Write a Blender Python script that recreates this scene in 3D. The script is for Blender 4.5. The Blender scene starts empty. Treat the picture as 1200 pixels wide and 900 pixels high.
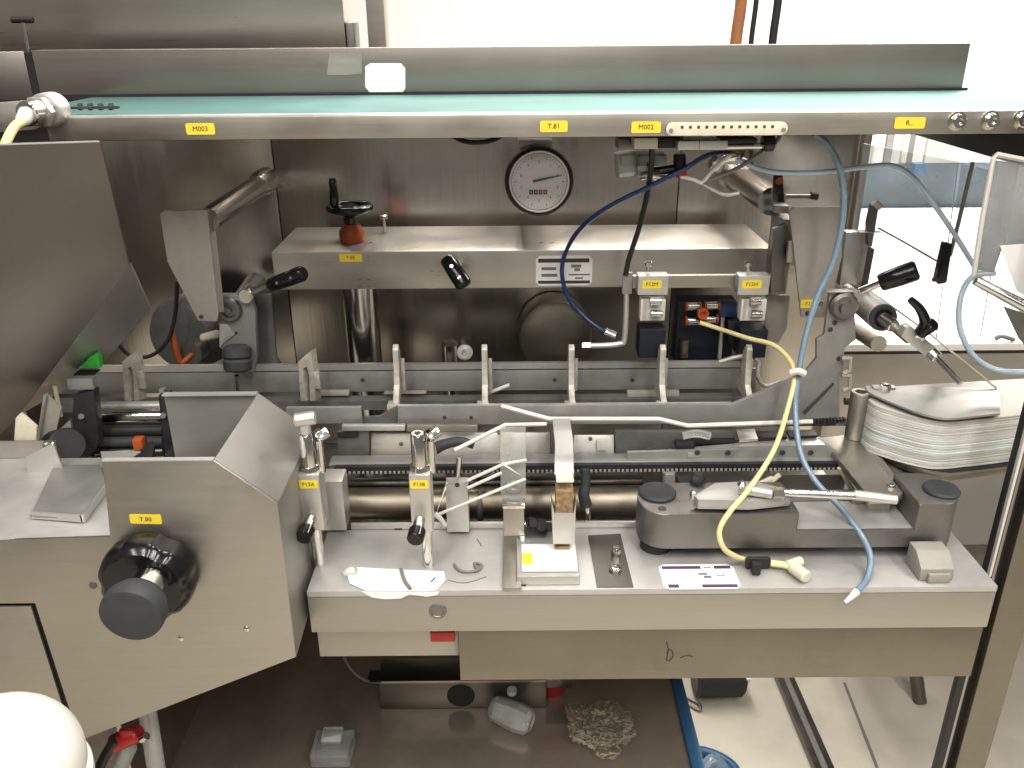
import bpy, bmesh, math, random
from mathutils import Vector, Matrix, Euler
random.seed(7)
SC = bpy.context.scene
COL = SC.collection

# ------------------------------------------------------------------ camera
CAM_Z = 1.55
PITCH = math.radians(23.3)
ROLL = math.radians(0.45)
FPX = 1000.0
cam_d = bpy.data.cameras.new('camera')
cam = bpy.data.objects.new('camera', cam_d)
COL.objects.link(cam)
CAM_M = Matrix.Rotation(math.pi / 2 - PITCH, 3, 'X') @ Matrix.Rotation(-ROLL, 3, 'Z')
cam.matrix_world = Matrix.Translation((0, 0, CAM_Z)) @ CAM_M.to_4x4()
cam_d.sensor_width = 36
cam_d.lens = 36 * FPX / 1200
cam_d.clip_start = 0.02
cam_d.clip_end = 60
SC.camera = cam

# ------------------------------------------------------------------ world, lamps, exposure
w = bpy.data.worlds.new('World')
SC.world = w
w.use_nodes = True
bg = w.node_tree.nodes['Background']
bg.inputs[0].default_value = (1.0, 0.955, 0.885, 1)
bg.inputs[1].default_value = 0.165


def area(name, loc, target, sx, sy, power, col=(1, 0.955, 0.89)):
    l = bpy.data.lights.new(name, 'AREA')
    l.shape = 'RECTANGLE'
    l.size = sx
    l.size_y = sy
    l.energy = power
    l.color = col
    o = bpy.data.objects.new(name, l)
    COL.objects.link(o)
    o.location = loc
    o.rotation_euler = (Vector(target) - Vector(loc)).to_track_quat('-Z', 'Y').to_euler()
    return o


# twin-tube fluorescent fittings of the hall, running away from the viewer in rows over and behind the camera
for lx, ly, ll, pw in ((-1.15, -0.55, 1.5, 9), (-0.42, -0.55, 1.5, 11.5), (0.42, -0.55, 1.5, 11.5), (1.2, -0.4, 1.8, 15), (-0.9, -3.6, 1.5, 12), (0.5, -3.6, 1.5, 12), (-0.05, 1.5, 1.2, 12), (0.75, 1.5, 1.2, 12)):
    for dx in (-0.06, 0.06):
        area('fluorescent_tube', (lx + dx, ly, 2.75), (lx + dx, ly, 0), 0.045, ll, pw)
area('back_fill', (0.35, 2.2, 2.75), (0.5, 2.4, 0), 2.6, 0.30, 50)  # added fill lamp brightening the background, no such fitting known
area('back_fill', (1.7, 2.9, 2.75), (1.6, 2.9, 0), 1.6, 0.5, 95)  # second added fill, turns the rear wall bright white
SC.view_settings.view_transform = 'Standard'
SC.view_settings.look = 'None'
SC.view_settings.exposure = 0.25
SC.view_settings.gamma = 1
SC.cycles.use_denoising = True
SC.cycles.max_bounces = 8
SC.cycles.glossy_bounces = 5
SC.cycles.transparent_max_bounces = 16
SC.cycles.caustics_reflective = False
SC.cycles.caustics_refractive = False


# ------------------------------------------------------------------ measuring: a pixel of the 1200x900 photo on a known plane
def P(px, py, Y=None, Z=None, X=None):
    d = CAM_M @ Vector(((px - 600) / FPX, (450 - py) / FPX, -1))
    if Y is not None:
        t = Y / d.y
    elif X is not None:
        t = X / d.x
    else:
        t = (Z - CAM_Z) / d.z
    return Vector((d.x * t, d.y * t, d.z * t + CAM_Z))


# ------------------------------------------------------------------ materials
MATS = {}


def new_mat(name):
    m = bpy.data.materials.new(name)
    m.use_nodes = True
    nt = m.node_tree
    b = nt.nodes['Principled BSDF']
    MATS[name] = m
    return m, nt, b


def plain(name, col, rough=0.5, metal=0.0, spec=0.5, var=0.12, scale=40, bump=0.02, coat=0.0, trans=0.0, ior=1.45, alpha=1.0):
    m, nt, b = new_mat(name)
    tc = nt.nodes.new('ShaderNodeTexCoord')
    n = nt.nodes.new('ShaderNodeTexNoise')
    n.inputs['Scale'].default_value = scale
    n.inputs['Detail'].default_value = 5
    nt.links.new(tc.outputs['Object'], n.inputs['Vector'])
    r = nt.nodes.new('ShaderNodeMapRange')
    r.inputs['From Min'].default_value = 0.3
    r.inputs['From Max'].default_value = 0.7
    r.inputs['To Min'].default_value = 1 - var
    r.inputs['To Max'].default_value = 1 + var * 0.5
    nt.links.new(n.outputs['Fac'], r.inputs['Value'])
    mx = nt.nodes.new('ShaderNodeVectorMath')
    mx.operation = 'SCALE'
    mx.inputs[0].default_value = col
    nt.links.new(r.outputs[0], mx.inputs['Scale'])
    nt.links.new(mx.outputs[0], b.inputs['Base Color'])
    rr = nt.nodes.new('ShaderNodeMapRange')
    rr.inputs['To Min'].default_value = max(0.02, rough - 0.1)
    rr.inputs['To Max'].default_value = min(1, rough + 0.1)
    nt.links.new(n.outputs['Fac'], rr.inputs['Value'])
    nt.links.new(rr.outputs[0], b.inputs['Roughness'])
    b.inputs['Metallic'].default_value = metal
    b.inputs['Specular IOR Level'].default_value = spec
    b.inputs['Coat Weight'].default_value = coat
    b.inputs['Transmission Weight'].default_value = trans
    b.inputs['IOR'].default_value = ior
    b.inputs['Alpha'].default_value = alpha
    if bump:
        bp = nt.nodes.new('ShaderNodeBump')
        bp.inputs['Strength'].default_value = bump
        bp.inputs['Distance'].default_value = 0.002
        nt.links.new(n.outputs['Fac'], bp.inputs['Height'])
        nt.links.new(bp.outputs[0], b.inputs['Normal'])
    return m


def brushed(name, col, rough=0.3, grain=(6, 400, 400), bump=0.12, smudge=0.25, wave=0.0, stain=0.15, metal=1.0):
    """brushed sheet metal: long fine grain, soft smudges, slight waviness of the sheet"""
    m, nt, b = new_mat(name)
    N, L = nt.nodes.new, nt.links.new
    tc = N('ShaderNodeTexCoord')
    mp = N('ShaderNodeMapping')
    mp.inputs['Scale'].default_value = grain
    L(tc.outputs['Object'], mp.inputs['Vector'])
    g = N('ShaderNodeTexNoise')
    g.inputs['Scale'].default_value = 1.0
    g.inputs['Detail'].default_value = 4
    L(mp.outputs[0], g.inputs['Vector'])
    s = N('ShaderNodeTexNoise')
    s.inputs['Scale'].default_value = 9
    s.inputs['Detail'].default_value = 6
    s.inputs['Roughness'].default_value = 0.65
    L(tc.outputs['Object'], s.inputs['Vector'])
    # roughness
    r1 = N('ShaderNodeMapRange')
    r1.inputs['From Min'].default_value = 0.3
    r1.inputs['From Max'].default_value = 0.7
    r1.inputs['To Min'].default_value = rough * (1 - smudge)
    r1.inputs['To Max'].default_value = rough * (1 + smudge)
    L(s.outputs['Fac'], r1.inputs['Value'])
    r2 = N('ShaderNodeMapRange')
    r2.inputs['To Min'].default_value = -0.05
    r2.inputs['To Max'].default_value = 0.05
    L(g.outputs['Fac'], r2.inputs['Value'])
    ad = N('ShaderNodeMath')
    ad.operation = 'ADD'
    L(r1.outputs[0], ad.inputs[0])
    L(r2.outputs[0], ad.inputs[1])
    L(ad.outputs[0], b.inputs['Roughness'])
    # colour: grain + stains
    c1 = N('ShaderNodeMapRange')
    c1.inputs['From Min'].default_value = 0.25
    c1.inputs['From Max'].default_value = 0.75
    c1.inputs['To Min'].default_value = 0.955
    c1.inputs['To Max'].default_value = 1.03
    L(g.outputs['Fac'], c1.inputs['Value'])
    c2 = N('ShaderNodeMapRange')
    c2.inputs['From Min'].default_value = 0.35
    c2.inputs['From Max'].default_value = 0.7
    c2.inputs['To Min'].default_value = 1 - stain
    c2.inputs['To Max'].default_value = 1.0
    L(s.outputs['Fac'], c2.inputs['Value'])
    mu = N('ShaderNodeMath')
    mu.operation = 'MULTIPLY'
    L(c1.outputs[0], mu.inputs[0])
    L(c2.outputs[0], mu.inputs[1])
    sc = N('ShaderNodeVectorMath')
    sc.operation = 'SCALE'
    sc.inputs[0].default_value = col
    L(mu.outputs[0], sc.inputs['Scale'])
    L(sc.outputs[0], b.inputs['Base Color'])
    b.inputs['Metallic'].default_value = metal
    bp = N('ShaderNodeBump')
    bp.inputs['Strength'].default_value = bump
    bp.inputs['Distance'].default_value = 0.0006
    L(g.outputs['Fac'], bp.inputs['Height'])
    last = bp
    if wave:
        wv = N('ShaderNodeTexNoise')
        wv.inputs['Scale'].default_value = 5
        wv.inputs['Detail'].default_value = 1
        L(tc.outputs['Object'], wv.inputs['Vector'])
        b2 = N('ShaderNodeBump')
        b2.inputs['Strength'].default_value = wave
        b2.inputs['Distance'].default_value = 0.01
        L(wv.outputs['Fac'], b2.inputs['Height'])
        L(bp.outputs[0], b2.inputs['Normal'])
        last = b2
    L(last.outputs[0], b.inputs['Normal'])
    return m


ST = (0.60, 0.565, 0.51)
brushed('steel', ST, 0.30, (8, 600, 600), 0.08, 0.10, 0.02, 0.10)
brushed('steel_up', ST, 0.33, (500, 500, 8), 0.10, 0.25, 0.06)
brushed('steel_wall', (0.66, 0.61, 0.545), 0.22, (300, 300, 4), 0.10, 0.12, 0.03, 0.12)
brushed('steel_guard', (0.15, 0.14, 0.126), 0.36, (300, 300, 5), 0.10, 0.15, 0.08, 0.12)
brushed('steel_guide', (0.33, 0.295, 0.262), 0.32, (8, 600, 600), 0.08, 0.10, 0.02, 0.10, 0.8)
brushed('steel_soft', (0.46, 0.43, 0.38), 0.46, (10, 350, 350), 0.10, 0.2, 0.03, 0.12)
brushed('steel_bed', (0.58, 0.57, 0.55), 0.46, (60, 300, 300), 0.06, 0.25, 0.03, 0.22, 0.55)
brushed('steel_beam', (0.52, 0.485, 0.43), 0.36, (8, 600, 600), 0.10, 0.3, 0.04, 0.2, 0.72)
brushed('steel_apron', (0.455, 0.43, 0.385), 0.48, (10, 350, 350), 0.08, 0.2, 0.02, 0.10, 0.9)
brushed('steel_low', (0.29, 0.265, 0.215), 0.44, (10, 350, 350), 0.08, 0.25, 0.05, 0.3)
brushed('steel_tray', (0.44, 0.37, 0.30), 0.17, (30, 60, 60), 0.05, 0.5, 0.10, 0.3, 0.6)
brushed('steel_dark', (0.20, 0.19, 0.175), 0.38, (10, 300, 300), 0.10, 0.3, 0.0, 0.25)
brushed('chrome', (0.68, 0.665, 0.63), 0.17, (90, 90, 90), 0.03, 0.3, 0.0, 0.10)
brushed('cast', (0.28, 0.27, 0.255), 0.50, (300, 300, 300), 0.25, 0.15, 0.0, 0.15)
brushed('alu', (0.64, 0.625, 0.585), 0.42, (200, 200, 200), 0.06, 0.2, 0.0, 0.14, 0.75)
brushed('alu_blue', (0.34, 0.33, 0.305), 0.45, (12, 300, 300), 0.08, 0.2, 0.0, 0.2, 0.7)
brushed('steel_plate', (0.50, 0.485, 0.45), 0.50, (40, 200, 200), 0.05, 0.08, 0.0, 0.08, 0.75)
brushed('brass_steel', (0.36, 0.315, 0.245), 0.50, (6, 200, 200), 0.10, 0.4, 0.0, 0.35)
plain('paint_grey', (0.30, 0.28, 0.245), 0.55, var=0.06, scale=120, bump=0.05)
plain('rail_grey', (0.30, 0.297, 0.28), 0.5, metal=0.55, var=0.12, scale=60, bump=0.04)
plain('rail_dark', (0.15, 0.15, 0.142), 0.5, metal=0.4, var=0.2, scale=60, bump=0.04)
plain('finger', (0.50, 0.475, 0.41), 0.45, metal=0.4, var=0.3, scale=160, bump=0.15)
plain('black', (0.007, 0.007, 0.0075), 0.17, var=0.2, scale=60, bump=0.01)
plain('black_matte', (0.016, 0.016, 0.017), 0.55, var=0.25, scale=120, bump=0.08)
plain('rubber', (0.033, 0.036, 0.038), 0.62, var=0.2, scale=90, bump=0.06)
plain('belt_green', (0.085, 0.185, 0.172), 0.7, var=0.22, scale=14, bump=0.02)
plain('white_plastic', (0.64, 0.62, 0.575), 0.38, var=0.06, scale=20, bump=0.02)
plain('white_paper', (0.86, 0.85, 0.82), 0.75, var=0.05, scale=60, bump=0.10)
plain('cream', (0.66, 0.61, 0.48), 0.42, var=0.12, scale=80, bump=0.04)
plain('label_yellow', (0.78, 0.60, 0.045), 0.42, var=0.05, scale=90, bump=0.02)
plain('ink', (0.05, 0.045, 0.04), 0.6, var=0.1, bump=0)
plain('ink_grey', (0.19, 0.18, 0.172), 0.6, var=0.1, bump=0)
plain('ink_purple', (0.10, 0.045, 0.12), 0.6, var=0.1, bump=0)
plain('cable_brown', (0.36, 0.15, 0.06), 0.5, var=0.15, scale=60, bump=0.03)
plain('orange', (0.42, 0.085, 0.02), 0.45, var=0.25, scale=60, bump=0.04)
plain('red', (0.42, 0.02, 0.02), 0.4, var=0.2, scale=60, bump=0.04)
plain('blue_dark', (0.012, 0.035, 0.115), 0.30, var=0.2, scale=60, bump=0.02, coat=0.2)
plain('blue_body', (0.010, 0.013, 0.024), 0.45, var=0.3, scale=60, bump=0.05)
plain('blue_hose', (0.17, 0.25, 0.33), 0.28, var=0.12, scale=40, bump=0.02, coat=0.3)
plain('blue_pale', (0.50, 0.63, 0.76), 0.22, var=0.10, scale=30, bump=0.02, coat=0.3)
plain('blue_tray', (0.03, 0.11, 0.24), 0.35, var=0.15, scale=40, bump=0.03)
plain('yellow_cable', (0.76, 0.67, 0.33), 0.42, var=0.12, scale=50, bump=0.03)
plain('white_cable', (0.72, 0.70, 0.62), 0.42, var=0.10, scale=50, bump=0.03)
plain('green', (0.05, 0.50, 0.06), 0.4, var=0.2, scale=60, bump=0.02)
plain('dial', (0.84, 0.81, 0.79), 0.35, var=0.04, scale=60, bump=0.0)
plain('wood_block', (0.30, 0.19, 0.10), 0.55, var=0.55, scale=260, bump=0.15)
plain('reel_white', (0.72, 0.74, 0.70), 0.45, var=0.14, scale=30, bump=0.05)
plain('reel_green', (0.54, 0.60, 0.56), 0.40, var=0.14, scale=30, bump=0.05)
plain('concrete', (0.62, 0.57, 0.475), 0.70, var=0.22, scale=5, bump=0.06)
plain('wall_white', (0.85, 0.84, 0.82), 0.8, var=0.03, scale=3, bump=0.0)
plain('table_white', (0.80, 0.78, 0.75), 0.45, var=0.04, scale=8, bump=0.0)
plain('glass_blue', (0.085, 0.12, 0.155), 0.25, var=0.6, scale=9, bump=0.0)


def glassy(name, col, rough, mixfac, tint=(0.95, 0.97, 0.97)):
    """clear sheet plastic: mostly see-through, with a mirror sheen that grows at grazing angles"""
    m, nt, b = new_mat(name)
    N, L = nt.nodes.new, nt.links.new
    out = nt.nodes['Material Output']
    tr = N('ShaderNodeBsdfTransparent')
    tr.inputs[0].default_value = (*tint, 1)
    mix = N('ShaderNodeMixShader')
    fr = N('ShaderNodeFresnel')
    fr.inputs['IOR'].default_value = 1.45
    n = N('ShaderNodeTexNoise')
    n.inputs['Scale'].default_value = 14
    n.inputs['Detail'].default_value = 6
    tc = N('ShaderNodeTexCoord')
    L(tc.outputs['Object'], n.inputs['Vector'])
    mr = N('ShaderNodeMapRange')
    mr.inputs['From Min'].default_value = 0.4
    mr.inputs['From Max'].default_value = 0.75
    mr.inputs['To Min'].default_value = mixfac * 0.5
    mr.inputs['To Max'].default_value = mixfac * 1.6
    L(n.outputs['Fac'], mr.inputs['Value'])
    ad = N('ShaderNodeMath')
    ad.operation = 'ADD'
    ad.use_clamp = True
    L(fr.outputs[0], ad.inputs[0])
    L(mr.outputs[0], ad.inputs[1])
    L(ad.outputs[0], mix.inputs[0])
    b.inputs['Base Color'].default_value = (*col, 1)
    b.inputs['Roughness'].default_value = rough
    L(tr.outputs[0], mix.inputs[1])
    L(b.outputs[0], mix.inputs[2])
    L(mix.outputs[0], out.inputs['Surface'])
    return m


glassy('acrylic', (0.80, 0.82, 0.84), 0.16, 0.26)
plain('reel_tan', (0.60, 0.57, 0.50), 0.45, var=0.14, scale=30, bump=0.05)
glassy('dial_glass', (0.9, 0.9, 0.9), 0.05, 0.01, (0.99, 0.99, 0.99))
glassy('acrylic_edge', (0.80, 0.85, 0.84), 0.25, 0.75)
glassy('film', (0.85, 0.84, 0.80), 0.10, 0.25)
glassy('tube_clear', (0.45, 0.56, 0.62), 0.15, 0.55)

# ------------------------------------------------------------------ building helpers


def origin_of(parent):
    o = parent
    v = Vector((0, 0, 0))
    while o is not None:
        v += o.location
        o = o.parent
    return v


def tag(o, label=None, cat=None, group=None, kind=None):
    if label:
        o['label'] = label
    if cat:
        o['category'] = cat
    if group:
        o['group'] = group
    if kind:
        o['kind'] = kind
    return o


def thing(name, loc, label, cat, group=None):
    o = bpy.data.objects.new(name, None)
    o.empty_display_size = 0.02
    COL.objects.link(o)
    o.location = loc
    return tag(o, label, cat, group)


def emit(name, bm, mat, parent=None, bevel=0.0, smooth=True, label=None, cat=None, group=None, kind=None, seg=2):
    bmesh.ops.recalc_face_normals(bm, faces=bm.faces)
    flat = None
    if bevel:
        few = len(bm.faces) <= 14
        lay = bm.faces.layers.int.new('flat')
        for f in [f for f in bm.faces if few or len(f.verts) > 4]:
            f[lay] = 1
        es = [e for e in bm.edges if len(e.link_faces) == 2 and e.calc_face_angle(0) > 0.6]
        res = bmesh.ops.bevel(bm, geom=es, offset=bevel, segments=seg, affect='EDGES', profile=0.6, clamp_overlap=True)
        for f in res['faces']:
            f[lay] = 0
        bm.faces.index_update()
        flat = [bool(f[lay]) for f in bm.faces]
    me = bpy.data.meshes.new(name)
    if parent is None:
        xs = [v.co for v in bm.verts]
        lo = Vector((min(c.x for c in xs), min(c.y for c in xs), min(c.z for c in xs)))
        hi = Vector((max(c.x for c in xs), max(c.y for c in xs), max(c.z for c in xs)))
        org = Vector(((lo.x + hi.x) / 2, (lo.y + hi.y) / 2, lo.z))
    else:
        org = origin_of(parent)
    bmesh.ops.translate(bm, verts=bm.verts, vec=-org)
    bm.to_mesh(me)
    bm.free()
    if smooth:
        me.polygons.foreach_set('use_smooth', [not x for x in flat] if flat else [True] * len(me.polygons))
        me.set_sharp_from_angle(angle=math.radians(38))
    me.materials.append(MATS[mat])
    o = bpy.data.objects.new(name, me)
    COL.objects.link(o)
    if parent is None:
        o.location = org
    else:
        o.parent = parent
    return tag(o, label, cat, group, kind)


def bm_box(a, b, bm=None):
    bm = bm or bmesh.new()
    x0, x1 = sorted((a[0], b[0]))
    y0, y1 = sorted((a[1], b[1]))
    z0, z1 = sorted((a[2], b[2]))
    v = [bm.verts.new(c) for c in ((x0, y0, z0), (x1, y0, z0), (x1, y1, z0), (x0, y1, z0), (x0, y0, z1), (x1, y0, z1), (x1, y1, z1), (x0, y1, z1))]
    for f in ((0, 1, 2, 3), (4, 5, 6, 7), (0, 1, 5, 4), (1, 2, 6, 5), (2, 3, 7, 6), (3, 0, 4, 7)):
        bm.faces.new([v[i] for i in f])
    return bm


def bm_prism(pts, vec, bm=None):
    """polygon (3D points) extruded by vec"""
    bm = bm or bmesh.new()
    vec = Vector(vec)
    a = [bm.verts.new(p) for p in pts]
    b = [bm.verts.new(Vector(p) + vec) for p in pts]
    n = len(pts)
    bm.faces.new(a)
    bm.faces.new(b[::-1])
    for i in range(n):
        bm.faces.new((a[i], a[(i + 1) % n], b[(i + 1) % n], b[i]))
    return bm


def frame_of(d):
    d = Vector(d).normalized()
    h = Vector((0, 0, 1)) if abs(d.z) < 0.9 else Vector((1, 0, 0))
    u = d.cross(h).normalized()
    return u, u.cross(d).normalized()


def bm_lathe(p, axis, prof, seg=24, bm=None, lobes=0, depth=0.0):
    """prof = [(distance along axis, radius)], solid of revolution"""
    bm = bm or bmesh.new()
    p = Vector(p)
    ax = Vector(axis).normalized()
    u, v = frame_of(ax)
    rings = []
    for s, r in prof:
        ring = []
        for k in range(seg):
            a = 2 * math.pi * k / seg
            rr = r * (1 - depth * max(0, math.cos(lobes * a)) ** 2) if lobes else r
            ring.append(bm.verts.new(p + ax * s + (u * math.cos(a) + v * math.sin(a)) * max(rr, 1e-5)))
        rings.append(ring)
    for i in range(len(rings) - 1):
        for k in range(seg):
            bm.faces.new((rings[i][k], rings[i][(k + 1) % seg], rings[i + 1][(k + 1) % seg], rings[i + 1][k]))
    bm.faces.new(rings[0])
    bm.faces.new(rings[-1][::-1])
    return bm


def bm_cyl(p0, p1, r0, r1=None, seg=20, bm=None, cham=0.0):
    p0, p1 = Vector(p0), Vector(p1)
    r1 = r0 if r1 is None else r1
    L = (p1 - p0).length
    c = min(cham, L * 0.4)
    pr = [(0, r0), (L, r1)] if not c else [(0, r0 - c), (c, r0), (L - c, r1), (L, r1 - c)]
    return bm_lathe(p0, p1 - p0, pr, seg, bm)


def smooth_path(pts, n=8):
    pts = [Vector(p) for p in pts]
    if len(pts) < 3:
        return pts
    q = [pts[0] * 2 - pts[1]] + pts + [pts[-1] * 2 - pts[-2]]
    out = []
    for i in range(1, len(q) - 2):
        a, b, c, d = q[i - 1:i + 3]
        for k in range(n):
            t = k / n
            out.append(0.5 * ((2 * b) + (c - a) * t + (2 * a - 5 * b + 4 * c - d) * t * t + (3 * b - a - 3 * c + d) * t ** 3))
    out.append(pts[-1])
    return out


def bm_sweep(pts, r, seg=10, bm=None, curved=True, n=8):
    bm = bm or bmesh.new()
    path = smooth_path(pts, n) if curved else [Vector(p) for p in pts]
    rings = []
    u = None
    for i, p in enumerate(path):
        t = (path[min(i + 1, len(path) - 1)] - path[max(i - 1, 0)]).normalized()
        if u is None:
            u, _ = frame_of(t)
        u = (u - t * u.dot(t)).normalized()
        v = t.cross(u)
        rr = r[0] + (r[1] - r[0]) * i / (len(path) - 1) if isinstance(r, tuple) else r
        rings.append([bm.verts.new(p + (u * math.cos(2 * math.pi * k / seg) + v * math.sin(2 * math.pi * k / seg)) * rr) for k in range(seg)])
    for i in range(len(rings) - 1):
        for k in range(seg):
            bm.faces.new((rings[i][k], rings[i][(k + 1) % seg], rings[i + 1][(k + 1) % seg], rings[i + 1][k]))
    bm.faces.new(rings[0])
    bm.faces.new(rings[-1][::-1])
    return bm


def bm_strip(path, width, thick, wdir, bm=None, curved=True, n=6):
    """flat strip bent along a path; wdir = width direction"""
    bm = bm or bmesh.new()
    path = smooth_path(path, n) if curved else [Vector(p) for p in path]
    wd = Vector(wdir).normalized()
    rings = []
    for i, p in enumerate(path):
        t = (path[min(i + 1, len(path) - 1)] - path[max(i - 1, 0)]).normalized()
        nn = t.cross(wd).normalized()
        rings.append([bm.verts.new(p + wd * (sx * width / 2) + nn * (sn * thick / 2)) for sx, sn in ((-1, -1), (1, -1), (1, 1), (-1, 1))])
    for i in range(len(rings) - 1):
        for k in range(4):
            bm.faces.new((rings[i][k], rings[i][(k + 1) % 4], rings[i + 1][(k + 1) % 4], rings[i + 1][k]))
    bm.faces.new(rings[0])
    bm.faces.new(rings[-1][::-1])
    return bm


def lettering(string, size, centre, xdir, ydir, mat, parent, name='lettering'):
    cu = bpy.data.curves.new('t', 'FONT')
    cu.body = string
    cu.size = size
    cu.align_x = 'CENTER'
    cu.align_y = 'CENTER'
    cu.resolution_u = 2
    cu.extrude = 0.00005
    tmp = bpy.data.objects.new('t', cu)
    me = bpy.data.meshes.new_from_object(tmp)
    bpy.data.objects.remove(tmp)
    x, y = Vector(xdir).normalized(), Vector(ydir).normalized()
    z = x.cross(y)
    M = Matrix((x, y, z)).transposed().to_4x4()
    me.transform(Matrix.Translation(Vector(centre) - origin_of(parent)) @ M)
    me.name = name
    me.materials.clear()
    me.materials.append(MATS[mat])
    o = bpy.data.objects.new(name, me)
    COL.objects.link(o)
    o.parent = parent
    return o


XD, YD, ZD = Vector((1, 0, 0)), Vector((0, 1, 0)), Vector((0, 0, 1))


def sticker(c, w_, h_, text, parent, xdir=XD, ydir=ZD, mat='label_yellow', size=None, tilt=0.0, label=None):
    x, y = Vector(xdir).normalized(), Vector(ydir).normalized()
    n = x.cross(y)
    if tilt:
        R = Matrix.Rotation(tilt, 3, n)
        x, y = R @ x, R @ y
    c = Vector(c)
    k = h_ * 0.12
    pts = [(-w_ / 2 + k, -h_ / 2), (w_ / 2 - k, -h_ / 2), (w_ / 2, -h_ / 2 + k), (w_ / 2, h_ / 2 - k), (w_ / 2 - k, h_ / 2), (-w_ / 2 + k, h_ / 2), (-w_ / 2, h_ / 2 - k), (-w_ / 2, -h_ / 2 + k)]
    s = emit('label', bm_prism([c + x * a + y * b + n * 0.0002 for a, b in pts], n * 0.0004), mat, parent, label=label)
    if text:
        lettering(text, size or h_ * 0.62, c + n * 0.0008, x, y, 'ink', s)
    return s


def screw(c, axis, r, parent, mat='chrome', hexed=True, h=None, name='screw'):
    """socket-head screw: head with a sunk hexagonal socket"""
    h = h or r * 0.9
    bm = bm_lathe(c, axis, [(0, r), (h * 0.8, r), (h, r * 0.86), (h, r * 0.5), (h * 0.45, r * 0.46)], 14)
    return emit(name, bm, mat, parent)


def info_plate(c, w_, h_, parent, xdir, ydir, top='ink'):
    s = sticker(c, w_, h_, None, parent, xdir, ydir, 'white_paper')
    x, y = Vector(xdir).normalized(), Vector(ydir).normalized()
    n = x.cross(y)
    c = Vector(c) + n * 0.0007

    def bar(u0, u1, v0, v1, m):
        emit('printed_bar', bm_prism([c + x * (a * w_) + y * (b * h_) for a, b in ((u0, v0), (u1, v0), (u1, v1), (u0, v1))], n * 0.0001), m, s)
    return s, bar

# ================================================================== SETTING
def sheet(name, a, b, mat):
    return emit(name, bm_box(a, b), mat, None, smooth=False, kind='structure')


sheet('floor', (-5, -4, -0.05), (7, 8, 0), 'concrete')
sheet('wall', (-5, 4.6, 0), (7, 4.7, 3.4), 'wall_white')

BED = 1.10           # height of the machine bed
YF, YB = 0.60, 0.695  # front and back edge of the bed
WALLY = 1.05         # back panel of the machine

Yc1_ = 0.93         # back edge of the conveyor
# ---- back panel of the machine, with seams
t = thing('back_panel', (0.0, WALLY, 0.75), 'large dark brushed steel back panel of the machine under the conveyor', 'panel')
xs = [-0.66, -0.285, 0.205, 0.418]
for i in range(3):
    emit('panel_sheet', bm_box((xs[i] + 0.0006, WALLY, 0.75), (xs[i + 1] - 0.0006, WALLY + 0.01, 1.468)), 'steel_wall', t, 0.0008)
emit('backing', bm_box((-0.655, WALLY + 0.0105, 0.75), (0.415, WALLY + 0.014, 1.466)), 'steel_dark', t)  # added dark sheet that stops light showing through the panel seams
emit('gap_light_block', bm_box((-0.67, Yc1_ + 0.025, 1.469), (-0.30, WALLY + 0.01, 1.472)), 'steel_dark', t)  # hidden strip added to block light through the gap above the left panel
emit('side_light_block', bm_box((-0.672, 0.72, 0.75), (-0.664, WALLY + 0.01, 1.455)), 'steel_guard', t)  # invented side sheet, added to keep the left interior dark
emit('edge_strip', bm_box((0.4195, WALLY - 0.012, 0.75), (0.4275, WALLY + 0.03, 1.468)), 'steel_soft', t, 0.0008)

# ---- cabinet sheet above the conveyor on the left
t = thing('upper_cabinet', (-0.45, 1.02, 1.47), 'tall brushed steel cabinet wall rising behind the conveyor, top left', 'cabinet')
emit('door_sheet', bm_box((-0.95, 1.02, 1.475), (-0.1815, 1.05, 2.4)), 'steel', t, 0.001)
emit('door_edge', bm_box((-0.1805, 1.022, 1.475), (-0.172, 1.06, 1.545)), 'steel_dark', t, 0.001)
emit('frame_post', bm_box((-0.158, 1.03, 1.475), (-0.138, 1.06, 2.4)), 'steel_soft', t, 0.001)
emit('sill_bar', bm_box((-0.1715, 1.035, 1.49), (-0.1585, 1.055, 1.508)), 'steel_dark', t, 0.0008)

# ================================================================== CONVEYOR
Yc0, Yc1 = 0.72, 0.93
ztop = P(600, 134, Y=Yc0).z
zbot = P(600, 161, Y=Yc0).z
xl = P(72, 150, Y=Yc0).x
t = thing('belt_conveyor', (0, 0.82, zbot), 'long steel belt conveyor with green belt crossing the top of the machine', 'conveyor')
CONV = t
emit('front_rail', bm_prism([(xl - 0.012, Yc0, zbot), (0.75, Yc0, zbot), (0.75, Yc0, ztop), (xl - 0.012, Yc0, ztop)], (0, 0.0025, 0)), 'steel_soft', t, 0.0008)
emit('rail_lip', bm_box((xl, Yc0 + 0.003, ztop - 0.0022), (0.75, Yc0 + 0.014, ztop + 0.0008)), 'steel_bed', t, 0.0006)
emit('belt', bm_box((-0.43, Yc0 + 0.016, ztop - 0.004), (0.62, Yc1 - 0.006, ztop - 0.0005)), 'belt_green', t, 0.001)
emit('bed_sheet', bm_box((-0.43, Yc0 + 0.0145, ztop - 0.020), (0.60, Yc1, ztop - 0.0046)), 'steel_dark', t)
emit('roller', bm_cyl((0.607, Yc0 + 0.016, ztop - 0.016), (0.607, Yc1 - 0.006, ztop - 0.016), 0.0115), 'rubber', t)
zg0, zg1 = P(600, 108, Y=Yc1).z, P(600, 54.5, Y=Yc1).z
gx0, gx1 = P(45, 100, Y=Yc1).x, P(1132, 80, Y=Yc1).x
emit('guide_plate', bm_box((gx0, Yc1, zg0), (gx1, Yc1 + 0.003, zg1)), 'steel_guide', t, 0.0008)
emit('guide_fold', bm_box((gx0, Yc1 + 0.0032, zg1 - 0.0025), (gx1, Yc1 + 0.02, zg1 - 0.0002)), 'steel_bed', t, 0.0006)
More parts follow.
